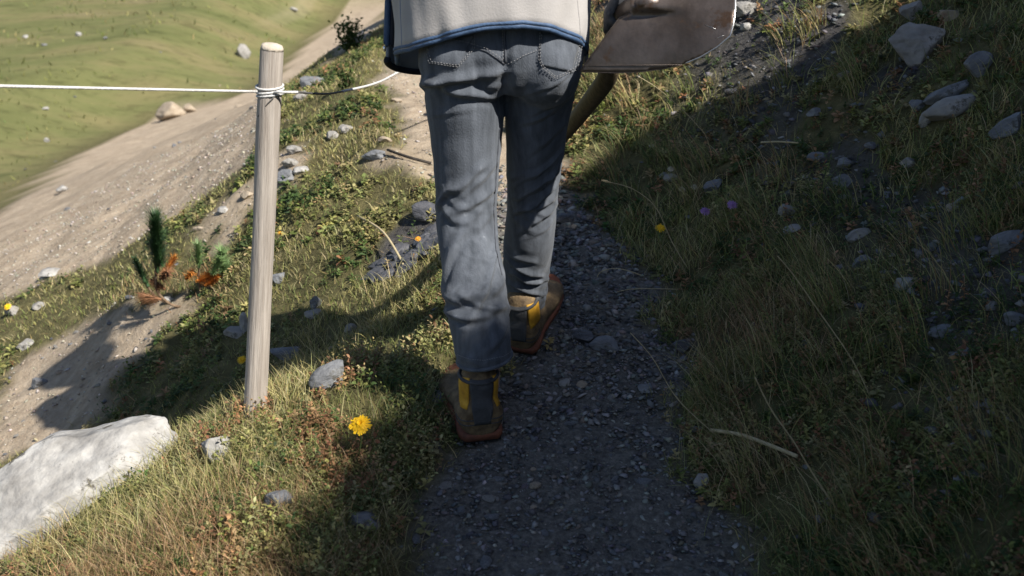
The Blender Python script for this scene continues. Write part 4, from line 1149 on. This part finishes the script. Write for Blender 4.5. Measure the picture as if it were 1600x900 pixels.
shrub(hit(546, 80), .22, .24, 'small green shrub beside the shaded upper track', 700, .03, 'bush', 2)
shrub(hit(540, 138), .13, .14, 'little green tuft shrub just under the dark stretch of cord', 300, .02, 'bush', 3)
for (lx_, ly_, k, hh, ww, sd_) in ((540, 70, .95, .95, .9, 4), (575, 44, .95, 1.05, 1.0, 6)):
    g0 = hit(lx_, ly_); c = Vector((g0.x, g0.y, 0))+SUN_H*k*1.0; c.z = GZ(c.x, c.y)
    shrub(c, hh, ww, ['dense dark bush partly hidden behind the man\'s jacket', 'taller dark bush hidden up the path behind the jacket'][sd_ == 6], 7000, .085, 'bush', sd_, 'bush', 13)

# ------------------------------------------------------------------ flowers and tall stalks
def flower(px, py, foot_px, w, kind, label, m, face=(0, -.55, .83), n=46, layers=3):
    fp = hit(*foot_px); c = at(px, py, fp.y); s = fp.y/ray(px, py)[1]/F; r = w*s*.5
    e = empty('flower', fp); tag(e, label, 'flower', 'yellow flowers' if m == 'petal_y' else None)
    fz = Vector(face).normalized(); a = Vector((1, 0, 0)); a = (a-fz*a.dot(fz)).normalized(); b = fz.cross(a); rg = random.Random(int(px))
    mb = MB()
    for L in range(layers):
        kk = n-L*10
        for i in range(max(8, kk)):
            q = 2*math.pi*i/max(8, kk)+rg.uniform(-.1, .1); d = a*math.cos(q)+b*math.sin(q); sd = (b*math.cos(q)-a*math.sin(q))*r*.085
            rl = r*(1-.27*L)*rg.uniform(.82, 1.08); up = fz*r*(.10+.22*L)
            p0 = c+up*.4; p1 = c+d*rl*.6+up; p2 = c+d*rl+up*.75-fz*r*rg.uniform(.0, .25)
            i0 = len(mb.v); mb.v += [tuple(p) for p in (p0-sd*.5, p0+sd*.5, p1+sd, p2+sd*.8, p2-sd*.8, p1-sd)]; mb.f += [(i0, i0+1, i0+2, i0+5), (i0+5, i0+2, i0+3, i0+4)]
    mb.build('flower_head', M[m], e, smooth=False)
    MB().add(*ellipsoid(c-fz*r*.22, (r*.3, r*.3, r*.32), 10, 8)).build('calyx', M['stem'], e)
    MB().add(*tube(catmull([fp-Vector((0, 0, .01)), fp.lerp(c, .5)+Vector((.006, 0, 0)), c-fz*r*.3], 6), max(.0012, r*.07), 6)).build('stem', M['stem'], e)
flower(563, 664, (556, 722), 34, 0, 'bright yellow dandelion like flower on a tall stem in the grass before the left shoe', 'petal_y')
flower(378, 562, (379, 592), 15, 0, 'yellow flower touching the left edge of the fence post', 'petal_y', n=24, layers=2)
flower(12, 479, (12, 498), 12, 0, 'yellow flower by the left picture edge below the dirt track', 'petal_y', n=22, layers=2)
flower(1032, 356, (1034, 380), 17, 0, 'yellow flower on the shaded right bank', 'petal_y', n=22, layers=2)
flower(653, 373, (660, 398), 10, 0, 'orange yellow bud on a short stem before the dark shale', 'petal_o', n=18, layers=2)
flower(437, 364, (438, 380), 8, 0, 'tiny orange flower just right of the fence post', 'petal_o', n=16, layers=2)
flower(1102, 330, (1104, 360), 17, 0, 'left one of the two lilac flowers on the bank', 'petal_p', n=22, layers=3)
flower(1144, 320, (1140, 352), 18, 0, 'right one of the two lilac flowers on the bank', 'petal_p', n=22, layers=3)
for (a, b, w, lab) in ((1048, 264, 11, 'cream clover head above the flat white slate'), (1066, 296, 11, 'left cream clover head right of the flat white slate'), (1085, 292, 11, 'right cream clover head beside the dull grey slate'), (1018, 228, 9, 'cream clover head at the sunny top of the bank grass')):
    flower(a, b, (a+2, b+18), w, 0, lab, 'petal_w', n=24, layers=4)
def culm(pts, foot, label, r=.0012, head=.0045, m='straw'):
    """tall dry stalk: pts in photo space from the foot to the tip, leaning out from the bank towards the viewer"""
    fp = hit(*foot); n = len(pts); e = empty('grass_stalk', fp); tag(e, label, 'grass stalk')
    P = [fp]+[at(a, b, fp.y-.03*(i+1)/n) for i, (a, b) in enumerate(pts)]
    Q = catmull(P, 8)
    MB().add(*tube(Q, np.linspace(r*1.2, r*.8, len(Q)), 5)).build('stem', M[m], e)
    if head:
        d = (Q[-1]-Q[-2]).normalized()
        MB().add(*tube([Q[-1]-d*.004, Q[-1]+d*.004, Q[-1]+d*.012, Q[-1]+d*.020], [.001, head*.7, head*.6, .0008], 8)).build('seed_head', M[m], e)
culm([(1050, 378), (1025, 325), (990, 296), (950, 284)], (1075, 420), 'arching dry stalk with a pale seed head bending towards the path', .0014)
culm([(968, 420), (940, 424), (931, 440), (930, 456)], (1008, 432), 'whitish grass blade curling down over the path edge', .0013, 0)
culm([(985, 452), (930, 466), (895, 474)], (1060, 452), 'straight pale stalk lying low towards the path', .0011, 0)
culm([(1270, 740), (1240, 690), (1205, 640), (1180, 590)], (1310, 800), 'long pale grass stalk at lower right leaning up and left', .0014, 0)
culm([(1060, 625), (1020, 560), (985, 520)], (1130, 690), 'thin pale stalk crossing the right half of the path', .0011, 0)
culm([(1330, 560), (1275, 480), (1240, 430), (1215, 400)], (1360, 620), 'long dry stalk in the tall grass of mid bank', .0012, 0)
culm([(1075, 180), (1030, 140), (995, 118)], (1110, 220), 'dry stalk rising to the lower edge of the shovel blade', .0012, 0)
# ------------------------------------------------------------------ ground cover (nobody could count it)
def sample(n, r0, r1, th=41, cx=0.0, cy=0.0):
    r = r0*(r1/r0)**RNG.random(n); a = R(1)*RNG.uniform(-th, th, n)
    return cx+r*np.sin(a), cy+r*np.cos(a), r
TK = np.array(TAKEN)
def free(x, y):
    ok = np.ones(len(x), bool)
    for a, b, q in TK[TK[:, 2] > .014]:
        ok &= (x-a)**2+(y-b)**2 > (q*.86)**2
    return ok
def pal(c, n, var=.18):
    c = np.array(c); i = RNG.integers(0, len(c), n); k = c[i]*(1+RNG.normal(0, var, (n, 1)))
    return np.clip(k*(1+RNG.normal(0, .05, (n, 3))), .005, .8)
def blades(name, x, y, L, W, lean, yaw, curve, col, tip, label, cat, segs=3, flatten=None):
    n = len(x); z = ground(x, y)-.004
    d = np.stack([np.cos(yaw), np.sin(yaw), np.zeros(n)], 1); up = np.array([0, 0, 1.0])
    vy = RNG.uniform(0, 6.283, n); sd = np.stack([np.cos(vy), np.sin(vy), np.zeros(n)], 1)
    P = np.stack([x, y, z], 1); nv = 2*segs+1; V = np.empty((n, nv, 3)); C = np.empty((n, nv, 3))
    ang = lean.copy(); cur = P.copy()
    for i in range(segs+1):
        t = i/segs; w = W*(1-t)**.7*.5
        if i < segs:
            V[:, 2*i] = cur-sd*w[:, None]; V[:, 2*i+1] = cur+sd*w[:, None]
            C[:, 2*i] = C[:, 2*i+1] = col*(1-t)+tip*t
            cur = cur+(up*np.cos(ang)[:, None]+d*np.sin(ang)[:, None])*(L/segs)[:, None]; ang = ang+curve/segs
        else:
            V[:, 2*i] = cur; C[:, 2*i] = tip
    f = []
    for i in range(segs-1):
        f += [(2*i, 2*i+1, 2*i+3), (2*i, 2*i+3, 2*i+2)]
    f.append((2*segs-2, 2*segs-1, 2*segs))
    f = np.array(f); T = (f[None]+(np.arange(n)*nv)[:, None, None]).reshape(-1, 3)
    o = link_mesh(name, big_mesh(name, V.reshape(-1, 3), T, C.reshape(-1, 3)), M['foliage'], smooth=False)
    o['kind'] = 'stuff'; o['label'] = label; o['category'] = cat; return o
def leaves(name, x, y, hgt, size, col, label, cat, per=9, lift=0.0):
    """leafy sprigs: each point is the foot of a short leaning stem carrying its leaves in a spiral"""
    m = len(x); az = RNG.uniform(0, 6.283, m); tl = RNG.uniform(.05, .7, m)
    sd = np.stack([np.cos(az)*np.sin(tl), np.sin(az)*np.sin(tl), np.cos(tl)], 1)
    z0 = ground(x, y); F0 = np.stack([x, y, z0+lift], 1)
    k = np.tile(np.arange(per), m); r_ = lambda v: np.repeat(v, per, 0)
    t = (k+.4)/per; n = m*per
    a = k*2.4+r_(RNG.uniform(0, 6.283, m)); el = .75*t-.05+RNG.normal(0, .22, n)
    d = np.stack([np.cos(a)*np.cos(el), np.sin(a)*np.cos(el), np.sin(el)], 1)
    s = np.stack([-np.sin(a), np.cos(a), RNG.normal(0, .3, n)], 1); s /= np.linalg.norm(s, axis=1)[:, None]
    nr = np.cross(d, s); P = r_(F0)+r_(sd)*(r_(hgt)*t)[:, None]; S = (r_(size)*(1.15-.55*t)*RNG.uniform(.75, 1.2, n))[:, None]
    V = np.stack([P, P+d*S*.40+s*S*.26+nr*S*.08, P+d*S*.78+s*S*.18+nr*S*.03, P+d*S-nr*S*.14, P+d*S*.78-s*S*.18+nr*S*.03, P+d*S*.40-s*S*.26+nr*S*.08], 1)
    f = np.array([(0, 1, 5), (1, 2, 5), (2, 4, 5), (2, 3, 4)])
    T = (f[None]+(np.arange(n)*6)[:, None, None]).reshape(-1, 3)
    C = np.repeat(np.clip(r_(col)*(1+RNG.normal(0, .14, (n, 1))), .01, .6), 6, 0)
    V = V.reshape(-1, 3)
    # stems
    w = .0009; tip = F0+sd*hgt[:, None]; q = np.array([w, 0, 0])
    SV = np.stack([F0-q, F0+q, tip], 1).reshape(-1, 3); ST = (np.array([(0, 1, 2)])[None]+(np.arange(m)*3)[:, None, None]).reshape(-1, 3)+len(V)
    V = np.concatenate([V, SV]); T = np.concatenate([T, ST]); C = np.concatenate([C, np.repeat(np.clip(col*.8, .01, .5), 3, 0)])
    o = link_mesh(name, big_mesh(name, V, T, C), M['foliage'], smooth=False)
    o['kind'] = 'stuff'; o['label'] = label; o['category'] = cat; return o
GREEN = [(.14, .165, .045), (.17, .19, .055), (.22, .22, .075), (.12, .145, .05), (.26, .245, .10)]
YELL = [(.31, .28, .11), (.36, .31, .15), (.27, .25, .09), (.40, .34, .19)]
BROWN = [(.24, .15, .07), (.32, .21, .11), (.19, .12, .06), (.36, .26, .15)]
RUST = [(.26, .13, .065), (.34, .19, .10), (.22, .12, .06), (.30, .20, .10)]
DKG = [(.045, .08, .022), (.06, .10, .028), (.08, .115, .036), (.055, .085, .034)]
def side(x, y): return x-pc(y)
def terr(x, y):
    Pm, Tm, Dm = masks(x, y); return Pm, Tm, Dm, edge_s(x, y)
# short green turf
x, y, r = sample(420000, .95, 9.5)
Pm, Tm, Dm, es = terr(x, y)
pat = fbm(x*1.7, y*1.7, 101, 4); pat2 = fbm(x*4.5, y*4.5, 111, 3)
p = (1-Pm)**3*(1-Tm)**3*(1-.9*Dm)*sstep(.16, .36, pat2)*(es < .9)*(.45+.55*sstep(2.2, 1.4, r))*np.where(side(x, y) > 0, .27, 1)
k = (RNG.random(len(x)) < p*.85) & free(x, y); x, y, r, pat = x[k], y[k], r[k], pat[k]; n = len(x)
far = np.clip(r/2.2, .8, 3)
rt = side(x, y) > 0
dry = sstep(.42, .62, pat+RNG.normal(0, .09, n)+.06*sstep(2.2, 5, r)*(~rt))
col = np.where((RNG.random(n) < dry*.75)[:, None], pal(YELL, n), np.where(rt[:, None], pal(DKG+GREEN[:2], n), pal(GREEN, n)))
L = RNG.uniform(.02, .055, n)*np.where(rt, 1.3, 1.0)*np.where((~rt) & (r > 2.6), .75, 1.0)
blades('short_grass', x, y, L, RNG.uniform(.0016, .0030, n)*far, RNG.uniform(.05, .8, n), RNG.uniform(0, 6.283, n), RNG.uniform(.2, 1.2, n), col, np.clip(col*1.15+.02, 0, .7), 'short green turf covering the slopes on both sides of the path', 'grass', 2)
# brown dry tussocks, thickest in the lower left and along the path edge
x, y, r = sample(230000, .95, 7.5)
Pm, Tm, Dm, es = terr(x, y)
tus = fbm(x*3.1, y*3.1, 131, 4)
p = (1-Pm)**2*(1-Tm)**2*(1-.7*Dm)*sstep(.48, .62, tus+.08*(side(x, y) < -.3)*(y < 2.3))*(es < .6)
k = (RNG.random(len(x)) < p*.8) & free(x, y); x, y, r = x[k], y[k], r[k]; n = len(x); rt = side(x, y) > 0
bro = fbm(x*1.5+9, y*1.5, 141, 3)+np.where((x < -.25) & (y < 2.15), .12, 0)
col = np.where((RNG.random(n) < sstep(.42, .62, bro))[:, None], pal(BROWN, n), np.where(rt[:, None] & (RNG.random(n) < .5)[:, None], pal(GREEN, n), pal(YELL, n)))
blades('dry_grass', x, y, RNG.uniform(.04, .095, n)*np.where((r > 2.8) & ~rt, .55, 1), RNG.uniform(.0014, .0026, n)*np.clip(r/2.2, .85, 3), RNG.uniform(.05, .7, n), RNG.uniform(0, 6.283, n), RNG.uniform(.3, 1.5, n), col, np.clip(col*1.2+.02, 0, .7), 'brown and straw coloured dry grass tufts among the turf', 'grass', 3)
# long arching grass on the right bank, hanging down towards the path
nt = 210
ty = 1.15*(5.2/1.15)**RNG.random(nt); tx = pc(ty)+PHW(ty)+.05+np.abs(RNG.normal(0, .55, nt))
kk = fbm(tx*2.2, ty*2.2, 151, 3) > .42; tx, ty = tx[kk], ty[kk]; m = 38
x = np.repeat(tx, m)+RNG.normal(0, .025, len(tx)*m); y = np.repeat(ty, m)+RNG.normal(0, .025, len(tx)*m)
tl = np.repeat(RNG.uniform(.08, .22, len(tx)), m); tcol = np.repeat(RNG.random(len(tx)), m)
Pm, Tm, Dm, es = terr(x, y); k = (Pm < .3) & free(x, y) & (np.hypot(x, y) > .8); x, y, tl, tcol = x[k], y[k], tl[k], tcol[k]; n = len(x)
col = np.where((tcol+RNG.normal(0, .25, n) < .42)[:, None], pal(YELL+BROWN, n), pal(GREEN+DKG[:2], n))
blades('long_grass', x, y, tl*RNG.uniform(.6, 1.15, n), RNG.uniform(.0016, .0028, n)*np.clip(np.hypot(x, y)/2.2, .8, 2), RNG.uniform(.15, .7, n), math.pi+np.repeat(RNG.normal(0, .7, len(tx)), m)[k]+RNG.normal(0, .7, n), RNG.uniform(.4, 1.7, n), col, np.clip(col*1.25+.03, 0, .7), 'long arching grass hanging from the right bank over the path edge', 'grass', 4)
# broad leaved low plants
x, y, r = sample(64000, .95, 7.5)
Pm, Tm, Dm, es = terr(x, y)
cl = fbm(x*2.6, y*2.6, 161, 4); cl2 = fbm(x*9, y*9, 171, 2); rt = side(x, y) > 0
q = cl+.13*((x > -1.25) & (x < 0) & (y > 2.3) & (y < 4.6))+.19*rt+.05*((x < -.2) & (y < 2.3))
p = (1-Pm)**2*(1-Tm)**4*(1-.75*Dm)*sstep(.43, .56, q)*sstep(.30, .45, cl2)*(es < .3)
k = (RNG.random(len(x)) < p*.85) & free(x, y); x, y, r, cl, rt = x[k], y[k], r[k], cl[k], rt[k]; n = len(x)
tone = fbm(x*5, y*5, 181, 2)[:, None]+RNG.normal(0, .05, (n, 1))
col = np.where(tone > .56, pal(YELL[:2]+GREEN[2:], n), np.where(tone > .44, pal(GREEN, n), pal(DKG+GREEN[:1], n)))
red = np.where((x < -.3) & (y < 2.25), (.72)*sstep(.36, .50, fbm(x*3.3, y*3.3, 211, 3)), .06+.16*rt)
col = np.where((RNG.random(n) < red)[:, None], pal(RUST, n), col)
leaves('ground_cover', x, y, RNG.uniform(.015, .05, n)*(.7+.9*sstep(.45, .65, cl)), (.009+.016*RNG.random(n)**2)*np.clip(r/2.6, .85, 1.6), col, 'low leafy sprigs in clumps on the verge and bank', 'plants')
# litter: dead bits of stalk and leaf on the soil
x, y, r = sample(60000, .95, 6)
Pm, Tm, Dm, es = terr(x, y)
k = (RNG.random(len(x)) < (1-Pm)*(1-Tm)*.6) & (es < .3); x, y, r = x[k], y[k], r[k]; n = len(x)
blades('dead_litter', x, y, RNG.uniform(.02, .06, n), RNG.uniform(.0016, .003, n)*np.clip(r/2.4, .9, 2.5), RNG.uniform(1.1, 1.6, n), RNG.uniform(0, 6.283, n), RNG.uniform(-.3, .3, n), pal(BROWN+YELL, n), pal(YELL, n), 'dead stalks and leaf litter lying on the soil', 'litter', 2)
# coarse meadow tufts in the valley
x, y, r = sample(24000, 9, 60, 44)
es = edge_s(x, y); mt = fbm(x*.5, y*1.1, 191, 4)
k = (es > .6) & (RNG.random(len(x)) < sstep(.45, .62, mt)); x, y, r = x[k], y[k], r[k]; n = len(x)
col = pal([(.14, .16, .05), (.19, .20, .06), (.24, .21, .09), (.10, .12, .04)], n)
blades('meadow_grass', x, y, RNG.uniform(.05, .14, n)*np.clip(r/18, .6, 2), RNG.uniform(.012, .03, n)*r/16, RNG.uniform(.2, .9, n), RNG.uniform(0, 6.283, n), RNG.uniform(.2, 1, n), col, col*1.1, 'grazed grass tufts over the sunny meadow below the track', 'grass', 2)
# gravel
ico = bmesh.new(); bmesh.ops.create_icosphere(ico, subdivisions=1, radius=1); iv = np.array([w.co[:] for w in ico.verts]); itri = np.array([[l.index for l in f.verts] for f in ico.faces]); ico.free()
oct_v = np.array([(1, 0, 0), (-.9, .1, 0), (0, 1, 0), (.1, -1, 0), (.1, .1, 1), (0, 0, -1), (.7, .7, .35), (-.7, .6, .4)]); oct_f = np.array([(0, 6, 4), (6, 2, 4), (2, 7, 4), (7, 1, 4), (1, 3, 4), (3, 0, 4), (0, 3, 5), (3, 1, 5), (1, 2, 5), (2, 0, 5), (2, 6, 0), (1, 7, 2)])
def gravel(name, x, y, s, col, label):
    n = len(x); z = ground(x, y); nv = len(oct_v)
    a = RNG.uniform(0, 6.283, n); ca, sa = np.cos(a), np.sin(a)
    sc = np.stack([RNG.uniform(.7, 1.25, n), RNG.uniform(.5, 1.0, n), RNG.uniform(.28, .6, n)], 1)*s[:, None]
    B = oct_v[None]*sc[:, None, :]*(1+RNG.normal(0, .16, (n, nv, 1)))
    tx_, ty_ = RNG.normal(0, .25, n), RNG.normal(0, .25, n)
    B[:, :, 2] += B[:, :, 0]*tx_[:, None]+B[:, :, 1]*ty_[:, None]
    V = np.stack([B[:, :, 0]*ca[:, None]-B[:, :, 1]*sa[:, None]+x[:, None], B[:, :, 0]*sa[:, None]+B[:, :, 1]*ca[:, None]+y[:, None], B[:, :, 2]+z[:, None]+s[:, None]*.12], 2)
    T = (oct_f[None]+(np.arange(n)*nv)[:, None, None]).reshape(-1, 3)
    o = link_mesh(name, big_mesh(name, V.reshape(-1, 3), T, np.repeat(col, nv, 0)), M['gravelbits'], smooth=False)
    o['kind'] = 'stuff'; o['label'] = label; o['category'] = 'gravel'
n0 = 30000
y = 1.0*(6/1.0)**RNG.random(n0); x = pc(y)+RNG.uniform(-1.25, 1.25, n0)*PHW(y)
Pm, Tm, Dm, es = terr(x, y); k = RNG.random(n0) < (Pm+.05)*sstep(3.7, 3.1, y); x, y = x[k], y[k]; n = len(x); r = np.hypot(x, y)
s = .0022*(13/2.2)**(RNG.random(n)**1.8)*np.clip(r/2, .8, 2)
gravel('path_gravel', x, y, s, pal([(.10, .10, .103), (.14, .14, .142), (.18, .178, .172), (.065, .066, .07), (.25, .24, .225), (.17, .145, .12)], n, .2), 'dark slate gravel on the footpath')
n0 = 22000
x = RNG.uniform(-3.6, -.2, n0); y = RNG.uniform(2.4, 8, n0)
Pm, Tm, Dm, es = terr(x, y); k = RNG.random(n0) < Tm*.6; x, y = x[k], y[k]; n = len(x)
gravel('track_gravel', x, y, .004*(14/4)**(RNG.random(n)**2.4), pal([(.30, .26, .21), (.38, .34, .29), (.24, .21, .175), (.44, .41, .37)], n, .15), 'pale grit on the dirt track and bare slope')
n0 = 26000
y = 1.1*(4.6/1.1)**RNG.random(n0); x = pc(y)+PHW(y)+RNG.uniform(.1, 1.6, n0)
Pm, Tm, Dm, es = terr(x, y); k = RNG.random(n0) < Dm*.7+.02; x, y = x[k], y[k]; n = len(x)
gravel('scree', x, y, .0035*(22/3.5)**(RNG.random(n)**2.2), pal([(.09, .09, .095), (.15, .15, .16), (.21, .21, .21), (.06, .06, .065)], n, .2), 'loose slate scree between the plants on the right bank')

# scrub along the crest of the bank, out of frame to the right: its leaves break up the edge of the shade
n0 = 26000
y = RNG.uniform(-1.5, 4.2, n0); d = RNG.uniform(1.9, 2.9, n0); x = pc(y)+PHW(y)+d
cl = fbm(x*1.6, y*1.6, 221, 3); h = RNG.random(n0)*np.clip((cl-.45)*1.6, 0, .20)
k = h > .01; x, y, h = x[k], y[k], h[k]; n = len(x)
leaves('juniper_scrub', x[::6], y[::6], h[::6]+.02, RNG.uniform(.03, .07, len(x[::6])), pal(DKG, len(x[::6])), 'low dark scrub growing along the crest of the right bank', 'scrub', 8)
